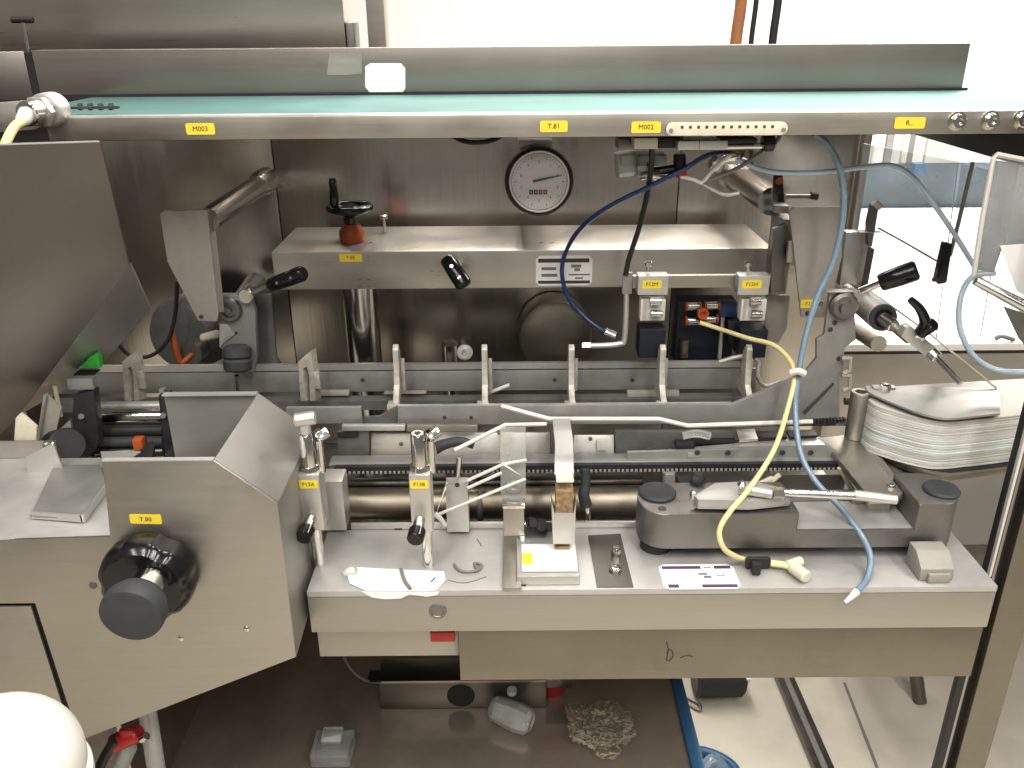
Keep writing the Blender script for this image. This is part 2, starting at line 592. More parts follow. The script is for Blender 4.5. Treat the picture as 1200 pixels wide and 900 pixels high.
emit('guide_plate', bm_box((-0.80, Yc1, zg0 - 0.004), (gx0 - 0.008, Yc1 + 0.003, zg1 - 0.001)), 'steel', t, 0.0008)
emit('guide_gap', bm_box((gx0 - 0.0078, Yc1 + 0.0005, zg0 - 0.02), (gx0 - 0.0004, Yc1 + 0.004, zg1 - 0.002)), 'black_matte', t)
emit('base_gap', bm_box((gx0, Yc1 - 0.004, zg0 - 0.004), (gx1 + 0.004, Yc1 - 0.0003, zg0 + 0.0012)), 'black_matte', t)
# joints of the guide and little foil remains
emit('joint_clip', bm_box(P(944, 108, Y=Yc1 - 0.002), P(962, 105, Y=Yc1 - 0.001)), 'alu', t, 0.0003)
emit('worn_patch', bm_prism([P(x, y, Y=Yc1 - 0.0005) for x, y in ((386, 62), (424, 61), (424, 86), (408, 88), (383, 88))], (0, 0.0003, 0)), 'steel_soft', t)
for x, y in ((1121, 142, ), (1160, 141), (1197, 140)):
    c = P(x, y, Y=Yc0)
    s = emit('bolt', bm_lathe(c, (0, -1, 0), [(0, 0.0078), (0.0012, 0.0078), (0.0015, 0.0062), (0.005, 0.006), (0.006, 0.005), (0.006, 0.003), (0.003, 0.0028)], 18), 'chrome', t)
sticker(P(235, 151, Y=Yc0), 0.0235, 0.009, 'M003', t, tilt=0.0)
sticker(P(649, 148, Y=Yc0), 0.0225, 0.009, 'T.81', t)
sticker(P(757, 149, Y=Yc0), 0.0240, 0.009, 'M002', t)
sticker(P(1066, 144, Y=Yc0), 0.0250, 0.009, 'R...', t)
# side skirt under the right end
emit('side_skirt', bm_box((0.452, 0.735, zbot - 0.034), (0.456, 1.04, zbot + 0.01)), 'black_matte', t, 0.0006)
emit('under_tray', bm_box((0.458, 0.733, zbot - 0.030), (0.75, 1.04, zbot - 0.026)), 'black_matte', t)
# left end bearing block
c = P(52, 130, Y=Yc0 - 0.008)
emit('bearing_block', bm_lathe(c + Vector((0, 0.016, 0)), (0, -1, 0), [(0, 0.0135), (0.014, 0.0135), (0.016, 0.012)], 24), 'alu', t)
emit('end_plate', bm_prism([P(x, y, Y=Yc0 - 0.002) for x, y in ((-60, 124), (52, 116), (62, 124), (62, 142), (40, 152), (-60, 160))], (0, 0.0018, 0)), 'steel_soft', t, 0.0004)
emit('shaft_slot', bm_box(P(78, 128, Y=Yc0 + 0.0165), P(140, 124, Y=Yc0 + 0.02)), 'steel_dark', t)
for k in range(4):
    emit('lacing_pin', bm_cyl(P(92 + k * 12, 125, Y=Yc0 + 0.03), P(96 + k * 12, 125, Y=Yc0 + 0.03), 0.003, seg=10), 'rubber', t)

emit('blanked_label', bm_prism([P(x, y, Y=Yc1 - 0.0006) for x, y in ((428, 78), (434, 74), (470, 74), (475, 80), (475, 104), (470, 110), (434, 109), (428, 102))], (0, -0.0004, 0)), 'white_paper',
     None, label='white patch with cut corners over a blanked-out label on the conveyor guide plate', cat='sticker')  # white patch stands for a logo that was blanked out

# slotted scale under the front rail
t = thing('scale_strip', P(850, 158, Y=Yc0 - 0.004), 'pale slotted scale strip screwed to the conveyor front rail', 'scale')
a, b = P(780, 151, Y=Yc0 - 0.001), P(922, 150, Y=Yc0 - 0.001)
pts = []
R_ = 0.0052
for k in range(9):
    an = math.pi / 2 + math.pi * k / 8
    pts.append(a + Vector((R_ + R_ * math.cos(an), 0, R_ * math.sin(an))))
for k in range(9):
    an = -math.pi / 2 + math.pi * k / 8
    pts.append(b + Vector((-R_ + R_ * math.cos(an), 0, R_ * math.sin(an))))
emit('strip', bm_prism(pts, (0, -0.003, 0)), 'cream', t, 0.0004)
for k in range(12):
    c = a.lerp(b, 0.13 + k * 0.0675) + Vector((0, -0.0031, 0.0016))
    emit('mark', bm_box(c + Vector((-0.0011, 0, -0.0011)), c + Vector((0.0011, -0.0002, 0.0011))), 'ink', t)
for f in (0.04, 0.965):
    emit('screw', bm_cyl(a.lerp(b, f) + Vector((0, -0.003, -0.001)), a.lerp(b, f) + Vector((0, -0.0042, -0.001)), 0.0017, seg=10), 'ink_grey', t)

# T-handle pin left behind the guide
t = thing('tee_pin', P(36, 62, Y=0.955), 'thin steel pin with black T-grip standing behind the conveyor guide', 'pin')
emit('rod', bm_cyl(P(36, 70, Y=0.96), P(27, 26, Y=0.96), 0.0022, seg=10), 'chrome', t)
emit('grip', bm_cyl(P(13, 23, Y=0.96), P(39, 23, Y=0.96), 0.0034, seg=12, cham=0.001), 'black_matte', t)

# cables hanging behind
for mat, x0, x1, r, lab in (('cable_brown', 869, 862, 0.008, 'brownish orange cable hanging from above behind the conveyor'), ('black_matte', 886, 880, 0.0035, 'thinner black cable hanging beside the orange one'), ('black_matte', 912, 905, 0.0055, 'thicker black cable, right of the three hanging from above')):
    a, b = P(x0 + 2, -60, Y=1.25), P(x1, 52, Y=1.25)
    d = (b - a)
    emit('hanging_cable', bm_sweep([a - d * 0.6 + Vector((0.006, 0, 0)), a, a + d * 0.5 + Vector((0.003, 0, 0)), b, b + d * 0.8], r), mat, None, label=lab, cat='cable', group='cables hanging from above')

# bearing sensor with yellow cable on the left end
t = thing('proximity_sensor', P(52, 133, Y=Yc0 - 0.04), 'round steel proximity sensor with yellow cable at the conveyor left end', 'sensor')
c = P(52, 130, Y=Yc0 - 0.0085)
emit('body', bm_cyl(c, c + Vector((-0.003, -0.022, 0)), 0.0095, seg=24, cham=0.001), 'chrome', t)
emit('nut', bm_cyl(c + Vector((0.0, -0.004, 0)), c + Vector((-0.001, -0.009, 0)), 0.0125, seg=6), 'alu', t, 0.0004)
p1 = P(38, 136, Y=0.685)
emit('plug', bm_cyl(c + Vector((-0.003, -0.02, 0)), P(25, 143, Y=0.68), 0.0065, 0.005, cham=0.001), 'white_plastic', t)
emit('cable', bm_sweep([P(27, 142, Y=0.68), P(16, 150, Y=0.672), P(5, 172, Y=0.66), P(-6, 205, Y=0.65), P(-20, 260, Y=0.64)], 0.0036), 'yellow_cable', t)

# ================================================================== LEFT GUARD / CHUTE
t = thing('infeed_guard', P(60, 500, Y=0.70), 'big sloping dark steel guard sheet at the left edge', 'guard')
q = [P(-500, 186, Y=0.60), P(117, 166, Y=0.63), P(152, 312, Y=0.70), P(20, 490, Y=0.745), P(-90, 560, Y=0.745)]
# keep the sheet planar: project on the plane of three of the points
n = (q[1] - q[0]).cross(q[3] - q[0]).normalized()
dd = []
for px, py in ((-500, 186), (117, 166), (152, 312), (20, 490), (-500, 1000)):  # carried far left out of view so the back panel mirrors it dark
    d = P(px, py, Y=1.0) - Vector((0, 0, CAM_Z))
    s = (q[0] - Vector((0, 0, CAM_Z))).dot(n) / d.dot(n)
    dd.append(Vector((0, 0, CAM_Z)) + d * s)
if n.y > 0:
    n = -n
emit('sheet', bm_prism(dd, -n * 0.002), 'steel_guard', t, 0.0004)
e0, e1 = dd[0], dd[1]
emit('top_fold', bm_prism([e0 + n * 0.001, e1 + n * 0.001, e1 + Vector((0, -0.006, 0.001)) + n * 0.001, e0 + Vector((0, -0.006, 0.001)) + n * 0.001], (0, 0, 0.0012)), 'steel_bed', t)
g = [dd[2] - n * 0.0028, P(177, 362, Y=dd[2].y + 0.085), P(112, 436, Y=dd[3].y + 0.085), P(38, 515, Y=dd[3].y + 0.06), dd[3] - n * 0.0028]
emit('bent_flange', bm_prism([g[0], g[1], g[2], g[4]], -n * 0.002), 'alu', t)

# ================================================================== BACKGROUND RIGHT
t = thing('white_table', (1.3, 1.8, 0), 'white topped steel table standing behind the machine on the right', 'table')
zt = 1.06
y0 = P(1100, 403, Z=zt).y
emit('table_top', bm_box((0.50, y0, zt - 0.012), (2.6, y0 + 1.05, zt)), 'table_white', t, 0.001)
emit('seam', bm_box((0.50, y0 + 0.002, zt - 0.017), (2.6, y0 + 1.04, zt - 0.0125)), 'black_matte', t)
emit('apron', bm_box((0.50, y0 + 0.001, zt - 0.20), (2.6, y0 + 0.02, zt - 0.0175)), 'steel_soft', t, 0.001)
emit('rear_panel', bm_box((0.56, y0 + 0.95, 0.03), (2.6, y0 + 0.97, zt - 0.018)), 'table_white', t)
for x in (1.75, 2.55):
    for y in (y0 + 0.06, y0 + 0.9):
        emit('leg', bm_box((x - 0.02, y - 0.02, 0), (x + 0.02, y + 0.02, zt - 0.018)), 'steel_soft', t, 0.001)
emit('small_clip', bm_sweep([P(1166, 397, Z=zt + 0.004), P(1174, 394, Z=zt + 0.01), P(1188, 398, Z=zt + 0.004)], 0.004), 'ink_grey', t)

t = thing('glazed_screen', (1.2, 2.5, 1.06), 'blue grey glazed screen behind the white table', 'screen')
yb = y0 + 1.07
za, zb_ = P(1080, 243, Y=yb).z, P(1080, 192, Y=yb).z
emit('blue_band', bm_box((0.55, yb, za), (2.8, yb + 0.02, zb_)), 'glass_blue', t)
emit('base', bm_box((0.55, yb + 0.001, 0.0), (2.8, yb + 0.019, za - 0.001)), 'table_white', t)
for x0, x1, m in ((1008, 1020, 'table_white'), (1024, 1036, 'table_white'), (1038, 1046, 'rail_grey'), (1058, 1064, 'cream'), (1064, 1071, 'ink_grey'), (1086, 1160, 'alu')):
    emit('mullion', bm_box((P(x0, 180, Y=yb).x, yb + 0.004, zb_ + 0.001), (P(x1, 180, Y=yb).x, yb + 0.018, P(1080, 135, Y=yb).z)), m, t)
emit('blue_box', bm_box(P(1071, 205, Y=yb - 0.05), P(1081, 190, Y=yb - 0.02)), 'blue_tray', t)

# ================================================================== MACHINE FRAME BELOW
t = thing('machine_bed', (0.12, 0.65, 0.9), 'light grey steel machine bed with two apron sheets across the lower front', 'bed')
bx0 = -0.177
bx1 = P(1169, 690, Y=YF).x
BEDO = t
emit('bed_plate', bm_box((bx0, YF, BED - 0.006), (bx1, YB, BED)), 'steel_bed', t, 0.0008)
zfb = P(700, 739, Y=YF).z
emit('front_apron', bm_box((bx0, YF + 0.0006, zfb), (bx1, YF + 0.004, BED - 0.0065)), 'steel_apron', t, 0.0005)
emit('side_cheek', bm_box((bx1 - 0.003, YF + 0.0045, zfb + 0.001), (bx1 - 0.0002, YB, BED - 0.0065)), 'steel_soft', t)
YA = YF + 0.012
ax0, ax1 = P(538, 760, Y=YA).x, P(1146, 760, Y=YA).x
za0, za1 = P(700, 796, Y=YA).z, zfb - 0.0005
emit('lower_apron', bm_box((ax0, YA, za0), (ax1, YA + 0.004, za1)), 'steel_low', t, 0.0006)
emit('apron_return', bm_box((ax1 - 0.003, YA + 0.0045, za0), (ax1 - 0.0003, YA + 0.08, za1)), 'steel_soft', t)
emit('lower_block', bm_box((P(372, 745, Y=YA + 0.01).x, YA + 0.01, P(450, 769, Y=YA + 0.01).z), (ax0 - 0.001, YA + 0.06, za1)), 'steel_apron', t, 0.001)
emit('plug', bm_lathe(P(513, 716, Y=YF + 0.0006), (0, -1, 0), [(0, 0.0078), (0.001, 0.0076), (0.0013, 0.0055), (0.0006, 0.005), (0.0006, 0.0005)], 24), 'cast', t)
emit('red_clip', bm_box(P(505, 749, Y=YA + 0.008), P(533, 741, Y=YA + 0.004)), 'red', t, 0.0008)
emit('rear_flange', bm_box((-0.155, YB + 0.0005, BED - 0.004), (bx1 - 0.10, YB + 0.004, BED + 0.006)), 'alu', t, 0.0005)
# pen scribble on the lower apron
for pth in (((781, 752), (783, 762), (781, 774)), ((781, 766), (785, 761), (789, 767), (785, 774), (780, 773)), ((797, 771), (806, 768), (812, 770))):
    emit('scribble', bm_sweep([P(x, y, Y=YA - 0.0001) for x, y in pth], 0.0006, 5), 'ink', t)
# inner deck under the transport, keeps the void dark
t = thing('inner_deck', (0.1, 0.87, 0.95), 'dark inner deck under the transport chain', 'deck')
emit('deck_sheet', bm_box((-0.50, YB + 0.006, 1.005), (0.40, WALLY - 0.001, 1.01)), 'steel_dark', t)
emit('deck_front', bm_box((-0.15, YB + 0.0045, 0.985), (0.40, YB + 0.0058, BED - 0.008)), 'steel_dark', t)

# ---- tray below
TZ = 0.75
t = thing('drip_tray', (-0.15, 0.85, TZ), 'shiny dark steel drip tray under the bed, with blue edge', 'tray')
tx1 = P(790, 820, Z=TZ).x
emit('tray_sheet', bm_box((-0.75, 0.50, TZ - 0.004), (tx1, 1.045, TZ)), 'steel_tray', t)
emit('blue_edge', bm_box((tx1 + 0.0005, 0.50, TZ - 0.02), (tx1 + 0.016, 1.045, TZ + 0.006)), 'blue_tray', t, 0.002)
t = thing('cross_bar', (-0.05, 0.84, TZ), 'dark steel bar with a round hole standing on the drip tray', 'bar')
a, b = P(446, 831, Z=TZ), P(640, 831, Z=TZ)
hb = P(450, 798, Y=a.y).z
emit('bar', bm_box((a.x, a.y, TZ + 0.0005), (b.x, a.y + 0.04, hb)), 'steel_dark', t, 0.001)
emit('bar_lip', bm_box((a.x, a.y - 0.001, hb - 0.003), (b.x, a.y - 0.0002, hb)), 'steel_soft', t)
emit('hole', bm_lathe(P(540, 815, Y=a.y), (0, -1, 0), [(0, 0.0175), (0.0012, 0.0172), (0.0012, 0.0155), (0.0004, 0.015)], 28), 'black_matte', t)
emit('foot_block', bm_box((b.x + 0.0005, a.y + 0.002, TZ + 0.03), (P(628, 812, Y=a.y).x + 0.045, a.y + 0.03, hb - 0.001)), 'steel_dark', t, 0.001)
t = thing('red_cylinder', P(648, 828, Z=TZ), 'dull red cylinder standing on the drip tray behind the apron', 'cylinder')
c = P(648, 826, Z=TZ)
emit('body', bm_cyl(c + Vector((0, 0.03, 0.0005)), c + Vector((0, 0.03, 0.12)), 0.017), 'red', t)

# ================================================================== CROSS BEAM
YK = 0.88
zb1 = P(600, 293, Y=YK).z
zb0 = P(600, 338, Y=YK).z
kx0, kx1 = P(318, 300, Y=YK).x, P(905, 300, Y=YK).x
t = thing('cross_beam', (0, YK + 0.05, zb0), 'wide steel cross beam below the gauge', 'beam')
BEAM = t
yb2 = P(600, 264, Z=zb1).y
emit('beam_body', bm_box((kx0, YK, zb0), (kx1, yb2, zb1)), 'steel_beam', t, 0.0022)
for x, y in ((432, 297), (632, 276), (645, 279)):
    emit('scuff', bm_cyl(P(x, 285, Z=zb1 + 0.0001), P(x + 4, 284, Z=zb1 + 0.0001), 0.0006, seg=6), 'ink', t)
sticker(P(411, 302, Y=YK), 0.024, 0.0085, 'T.85', t)
s, bar = info_plate(P(661, 317, Y=YK), 0.060, 0.033, t, XD, ZD)
bar(-0.46, 0.44, 0.27, 0.40, 'ink')
bar(-0.46, 0.46, -0.43, -0.33, 'ink')
for u0, u1, v0, v1 in ((-0.40, -0.14, 0.02, 0.12), (-0.40, -0.12, -0.20, -0.10), (0.12, 0.30, 0.10, 0.20), (0.18, 0.28, -0.02, 0.08), (0.08, 0.46, -0.16, -0.11), (0.20, 0.34, -0.28, -0.22)):
    bar(u0, u1, v0, v1, 'ink_grey')
lettering('REXON', 0.0045, P(640, 315, Y=YK - 0.001), XD, ZD, 'ink', s) if False else None

# small bolt on top of beam
t = thing('stud_bolt', P(451, 270, Z=zb1), 'small steel stud bolt standing on the cross beam behind the handwheel', 'bolt')
c = P(451, 272, Z=zb1 + 0.0003)
emit('stud', bm_cyl(c, c + Vector((0, 0, 0.016)), 0.0018, seg=10), 'chrome', t)
emit('cap', bm_lathe(c + Vector((0, 0, 0.0155)), (0, 0, 1), [(0, 0.005), (0.004, 0.005), (0.005, 0.0035)], 12), 'chrome', t)

# handwheel
c = P(413, 283, Z=zb1 + 0.0003)
t = thing('handwheel', c, 'black handwheel with upright grip on an orange collar on the beam', 'handwheel')
emit('collar', bm_lathe(c, ZD, [(0, 0.0125), (0.002, 0.0135), (0.012, 0.0135), (0.016, 0.011), (0.02, 0.009)], 24), 'orange', t)
emit('hub', bm_lathe(c, ZD, [(0.0205, 0.0075), (0.027, 0.008), (0.030, 0.012), (0.036, 0.012), (0.039, 0.009)], 20), 'black', t)
bm = bmesh.new()
hw = c + Vector((0, 0, 0.034))
bm_sweep([hw + Vector((math.cos(a), math.sin(a), 0)) * 0.0215 + Vector((0, 0, 0.003)) for a in [2 * math.pi * k / 28 for k in range(29)]], 0.0042, 10, bm, curved=False)
emit('rim', bm, 'black', t)
for k in range(3):
    a = 0.5 + k * 2.094
    emit('spoke', bm_cyl(hw + Vector((math.cos(a), math.sin(a), 0)) * 0.009, hw + Vector((math.cos(a), math.sin(a), 0.12)) * 0.0205, 0.003, seg=10), 'black', t)
g = hw + Vector((-0.013, -0.014, 0.006))
emit('grip', bm_lathe(g, ZD, [(0, 0.0028), (0.004, 0.005), (0.014, 0.0048), (0.028, 0.0042), (0.031, 0.003)], 16), 'black', t)

# dial gauge
YG = 0.83
c = P(632, 213, Y=YG)
t = thing('dial_gauge', c + Vector((0, 0.02, -0.034)), 'round white dial gauge with black rim hanging below the conveyor', 'gauge')
fa = Vector((0, -1, 0.10)).normalized()   # faces the operator, tipped up a little
gx = XD
gy = fa.cross(gx).normalized()
if gy.z < 0:
    gy = -gy
emit('hub', bm_lathe(c - fa * 0.19, fa, [(0, 0.022), (0.14, 0.022), (0.155, 0.027), (0.168, 0.030)], 28), 'chrome', t)
emit('mount_block', bm_box(P(607, 176, Y=0.868), P(646, 160, Y=0.90)), 'alu', t, 0.002)
emit('rim', bm_lathe(c - fa * 0.022, fa, [(-0.012, 0.029), (-0.009, 0.0325), (0.016, 0.0335), (0.0215, 0.0322), (0.0225, 0.0302), (0.0205, 0.0298)], 56, lobes=0), 'black_matte', t)
emit('bezel', bm_lathe(c - fa * 0.004, fa, [(0, 0.0296), (0.004, 0.0296), (0.005, 0.0288), (0.0048, 0.0272), (0.0028, 0.0266)], 56), 'alu', t)
d = emit('dial', bm_lathe(c - fa * 0.004, fa, [(0, 0.0262), (0.0032, 0.0262)], 48), 'dial', t)
fc = c - fa * 0.0007
bm = bmesh.new()
for k in range(50):
    a = 2 * math.pi * k / 50
    u = gx * math.cos(a) + gy * math.sin(a)
    v = fa.cross(u)
    r0 = 0.0215 if k % 5 == 0 else 0.0233
    wd = 0.00028 if k % 5 == 0 else 0.00016
    bm_prism([fc + u * r0 - v * wd, fc + u * 0.0248 - v * wd, fc + u * 0.0248 + v * wd, fc + u * r0 + v * wd], fa * 0.0001, bm)
emit('tick_ring', bm, 'ink_grey', d)
for k in range(10):
    a = math.pi / 2 - 2 * math.pi * k / 10
    lettering(str(k), 0.0042, fc + (gx * math.cos(a) + gy * math.sin(a)) * 0.0183 + fa * 0.0001, gx, gy, 'ink_grey', d)
for k in range(4):
    cc = fc - gy * 0.0098 + gx * (-0.0078 + k * 0.0045) + fa * 0.0001
    wn = emit('counter_window', bm_prism([cc + gx * a + gy * b for a, b in ((-0.0019, -0.0022), (0.0019, -0.0022), (0.0019, 0.0022), (-0.0019, 0.0022))], fa * 0.0002), 'red' if k == 3 else 'ink', d)
    wn2 = lettering('0081'[k], 0.0036, cc + fa * 0.0004, gx, gy, 'white_paper', d, 'counter_digit')
na = math.radians(12)
nu = gx * math.cos(na) + gy * math.sin(na)
nv = fa.cross(nu)
pc = fc - gx * 0.003 + gy * 0.001 + fa * 0.0008
emit('needle', bm_prism([pc - nu * 0.003 - nv * 0.0012, pc + nu * 0.006 - nv * 0.0011, pc + nu * 0.0255 - nv * 0.0003, pc + nu * 0.0255 + nv * 0.0003, pc + nu * 0.006 + nv * 0.0011, pc - nu * 0.003 + nv * 0.0012], fa * 0.0004), 'ink', d)
emit('glass', bm_lathe(c + fa * 0.0006, fa, [(0, 0.0268), (0.0005, 0.0268)], 40), 'dial_glass', t)
emit('looped_cable', bm_sweep([P(520, 152, Y=0.86), P(540, 164, Y=0.85), P(560, 167, Y=0.845), P(580, 163, Y=0.85), P(600, 150, Y=0.86)], 0.0024), 'black_matte', None, label='short black cable sagging below the conveyor left of the gauge', cat='cable')

# ================================================================== TUBE ARMS WITH GREY PLATES
YP = 0.82


def tube_arm(cx, cy, r, plate, lab, foot, tube_back, mat='chrome'):
    root = thing('plate_arm', P(foot[0], foot[1], Y=YP + 0.05), lab, 'bracket', 'grey plates carried on steel tubes')
    a = P(cx, cy, Y=YP + tube_back)
    b = Vector((a.x, WALLY - 0.0005, a.z))
    emit('tube', bm_cyl(a, b, r, seg=32), mat, root)
    emit('flange', bm_lathe(b, (0, -1, 0), [(0, r * 1.28), (0.028, r * 1.28), (0.045, r * 1.02)], 32), mat, root)
    emit('plate', bm_prism([P(x, y, Y=YP) for x, y in plate], (0, 0.004, 0)), 'paint_grey', root, 0.001)
    return root


r1 = tube_arm(243, 258, 0.0118, ((187, 251), (192, 247), (243, 246), (256, 366), (254, 377), (232, 376), (196, 307)),
              'grey angled plate on a steel tube, left of the handwheel', (240, 376), 0.006)
emit('fold', bm_prism([P(243.5, 246, Y=YP + 0.0002), P(249, 245, Y=YP + 0.012), P(262, 366, Y=YP + 0.012), P(256.5, 366, Y=YP + 0.0002)], (0, 0.003, 0)), 'paint_grey', r1)
screw(P(236, 371, Y=YP), (0, -1, 0), 0.0022, r1, 'ink', h=0.001)
r2 = tube_arm(905, 236, 0.0145, ((925, 248), (930, 243), (986, 242), (987, 300), (970, 372), (939, 372)),
              'grey angled plate on a steel tube, right of the cross beam', (955, 372), 0.05)
sticker(P(948, 356, Y=YP), 0.017, 0.009, 'F12', r2)
screw(P(946, 367, Y=YP), (0, -1, 0), 0.0022, r2, 'ink', h=0.001)
for (x, y) in ((962, 355),):
    screw(P(x, y, Y=YP), (0, -1, 0), 0.002, r2)

# upper clamp of the right arm: dark side bracket between beam and plate
t = thing('side_clamp', P(912, 320, Y=0.86), 'dark steel clamp with black lever between cross beam and right grey plate', 'clamp')
emit('jaw', bm_box(P(903, 345, Y=0.842), P(922, 250, Y=0.87)), 'rail_grey', t, 0.001)
emit('cheek', bm_prism([P(x, y, Y=0.834) for x, y in ((906, 268), (922, 262), (930, 285), (930, 305), (920, 312), (920, 342), (903, 342))], (0, 0.007, 0)), 'steel_dark', t, 0.0008)
emit('tab', bm_box(P(922, 308, Y=0.824), P(930, 282, Y=0.83)), 'paint_grey', t, 0.0008)
emit('lever', bm_prism([P(x, y, Y=0.845) for x, y in ((908, 206), (913, 201), (918, 205), (920, 238), (907, 238))], (0, 0.008, 0)), 'black', t, 0.002)
emit('lever_cap', bm_cyl(P(913, 212, Y=0.8445), P(914, 212, Y=0.842), 0.0035, seg=12), 'orange', t)
emit('neck', bm_box(P(908, 250, Y=0.846), P(921, 238.5, Y=0.858)), 'rail_grey', t, 0.0008)

# black pin rod behind right plate
t = thing('wall_pin', P(940, 230, Y=1.02), 'thin dark pin sticking out of the back panel above the right grey plate', 'pin')
emit('rod', bm_cyl(P(918, 230, Y=1.0), P(958, 230, Y=1.0), 0.0028, seg=10), 'steel_dark', t)
emit('knob', bm_cyl(P(950, 229, Y=0.999), P(958, 230, Y=0.999), 0.0045, seg=10), 'black_matte', t)


def clamp_lever(name, p_hub, p_grip0, p_grip1, r, lab, cat='lever', screws=2, hubr=0.008, group='black gripped clamp levers'):
    root = thing(name, p_hub, lab, cat, group)
    emit('arm', bm_cyl(p_hub, p_grip0, 0.0042, 0.0038, seg=12), 'chrome', root)
    ax = (p_grip1 - p_grip0)
    L = ax.length
    emit('grip', bm_lathe(p_grip0 - ax.normalized() * 0.002, ax, [(0, r * 0.72), (0.002, r * 0.9), (L * 0.5, r), (L * 0.93, r * 1.02), (L, r * 0.8)], 20), 'black', root)
    u, v = frame_of(ax)
    toward = (Vector((0, 0, CAM_Z)) - p_grip0)
    toward = (toward - ax.normalized() * toward.dot(ax.normalized())).normalized()
    for k in range(screws):
        cc = p_grip0 + ax * (0.3 + 0.4 * k) + toward * r * 0.86
        emit('grip_screw', bm_cyl(cc, cc + toward * 0.0012, 0.0016, seg=10), 'chrome', root)
    emit('hub', bm_cyl(p_hub + Vector((0, -0.008, 0)), p_hub + Vector((0, 0.012, 0)), hubr, seg=20, cham=0.001), 'chrome', root)
    return root


clamp_lever('clamp_lever', P(290, 345, Y=0.845), P(318, 334, Y=0.83), P(358, 319, Y=0.815), 0.0078, 'black gripped clamp lever pointing right beside the left grey plate')
clamp_lever('clamp_lever', P(538, 312, Y=0.874), P(524, 304, Y=0.86), P(546, 337, Y=0.845), 0.0088, 'short black clamp lever with two screws on the middle of the cross beam', hubr=0.004)
clamp_lever('clamp_lever', P(999, 345, Y=0.80), P(1033, 331, Y=0.785), P(1078, 315, Y=0.775), 0.0095, 'black gripped clamp lever pointing right in front of the white table', screws=0)

# left pivot bracket
t = thing('pivot_bracket', P(275, 440, Y=0.85), 'steel pivot bracket with rounded corner and bolt under the left grey plate', 'bracket')
YV = 0.845
emit('plate', bm_prism([P(x, y, Y=YV) for x, y in ((257, 346), (283, 346), (294, 352), (299, 365), (301, 420), (297, 436), (275, 440), (257, 405))], (0, 0.01, 0)), 'rail_grey', t, 0.0015)
emit('pivot', bm_lathe(P(270, 362, Y=YV), (0, -1, 0), [(0, 0.0125), (0.005, 0.0125), (0.007, 0.011), (0.007, 0.0078), (0.003, 0.007), (0.003, 0.003), (0.008, 0.003)], 28), 'cast', t)
emit('tab', bm_prism([P(x, y, Y=YV - 0.003) for x, y in ((257, 379), (266, 380), (275, 392), (262, 402), (257, 408))], (0, 0.0028, 0)), 'alu', t, 0.0006)
screw(P(277, 390, Y=YV), (0, -1, 0), 0.0018, t, 'ink', h=0.001)
emit('knob', bm_lathe(P(277, 404, Y=YV - 0.012), Vector((0, -0.25, -1)), [(0, 0.010), (0.003, 0.0145), (0.012, 0.015), (0.0145, 0.013), (0.017, 0.015), (0.026, 0.014), (0.028, 0.010)], 24), 'rubber', t)
emit('stem', bm_cyl(P(277, 440, Y=YV - 0.018), P(278, 470, Y=YV - 0.018), 0.0028, seg=10), 'chrome', t)
emit('rear_arm', bm_prism([P(x, y, Y=YV + 0.03) for x, y in ((297, 345), (318, 345), (324, 420), (332, 432), (300, 440))], (0, 0.006, 0)), 'rail_dark', t, 0.0015)
emit('rear_tube', bm_cyl(P(272, 372, Y=YV + 0.05), P(300, 330, Y=1.0), 0.012), 'rail_grey', t)

# clutter behind the left bracket
t = thing('mirrored_disc', P(205, 430, Y=0.93), 'dark round disc standing in for a reflection behind the left comb rail', 'reflection')  # solid disc stands in for a dark elliptical reflection
c = P(205, 400, Y=0.93)
emit('housing', bm_lathe(c + Vector((0.02, 0.06, 0)), (-0.25, -1, 0.1), [(0, 0.045), (0.05, 0.045), (0.062, 0.038), (0.066, 0.02)], 28), 'rail_dark', t)
emit('boss', bm_cyl(c + Vector((0.03, -0.01, -0.005)), c + Vector((0.028, -0.03, -0.004)), 0.013), 'cast', t)
emit('red_wire', bm_sweep([P(201, 388, Y=0.90), P(206, 408, Y=0.895), P(212, 424, Y=0.895), P(222, 418, Y=0.90), P(236, 404, Y=0.91)], 0.0034), 'orange', None, label='orange red wire looped beside the dark disc', cat='wire')
emit('black_wire', bm_sweep([P(208, 330, Y=0.90), P(205, 370, Y=0.895), P(196, 400, Y=0.89), P(176, 417, Y=0.888), P(152, 416, Y=0.885), P(134, 398, Y=0.88)], 0.0022), 'black_matte', None, label='thin black wire curling under the left grey plate', cat='wire')
emit('cream_plug', bm_cyl(P(237, 396, Y=0.87), P(256, 391, Y=0.86), 0.0046, seg=12, cham=0.0015), 'cream', None, label='small cream plug poking out under the left grey plate', cat='plug')
t = thing('green_flap', P(107, 432, Y=0.755), 'small bright green plastic flap left of the comb rail', 'flap')
emit('flap', bm_prism([P(x, y, Y=0.755) for x, y in ((94, 431), (104, 419), (112, 414), (116, 422), (117, 432))], (0, 0.008, 0)), 'green', t, 0.001)
emit('foot', bm_box(P(86, 440, Y=0.752), P(118, 432.5, Y=0.765)), 'black_matte', t, 0.0008)

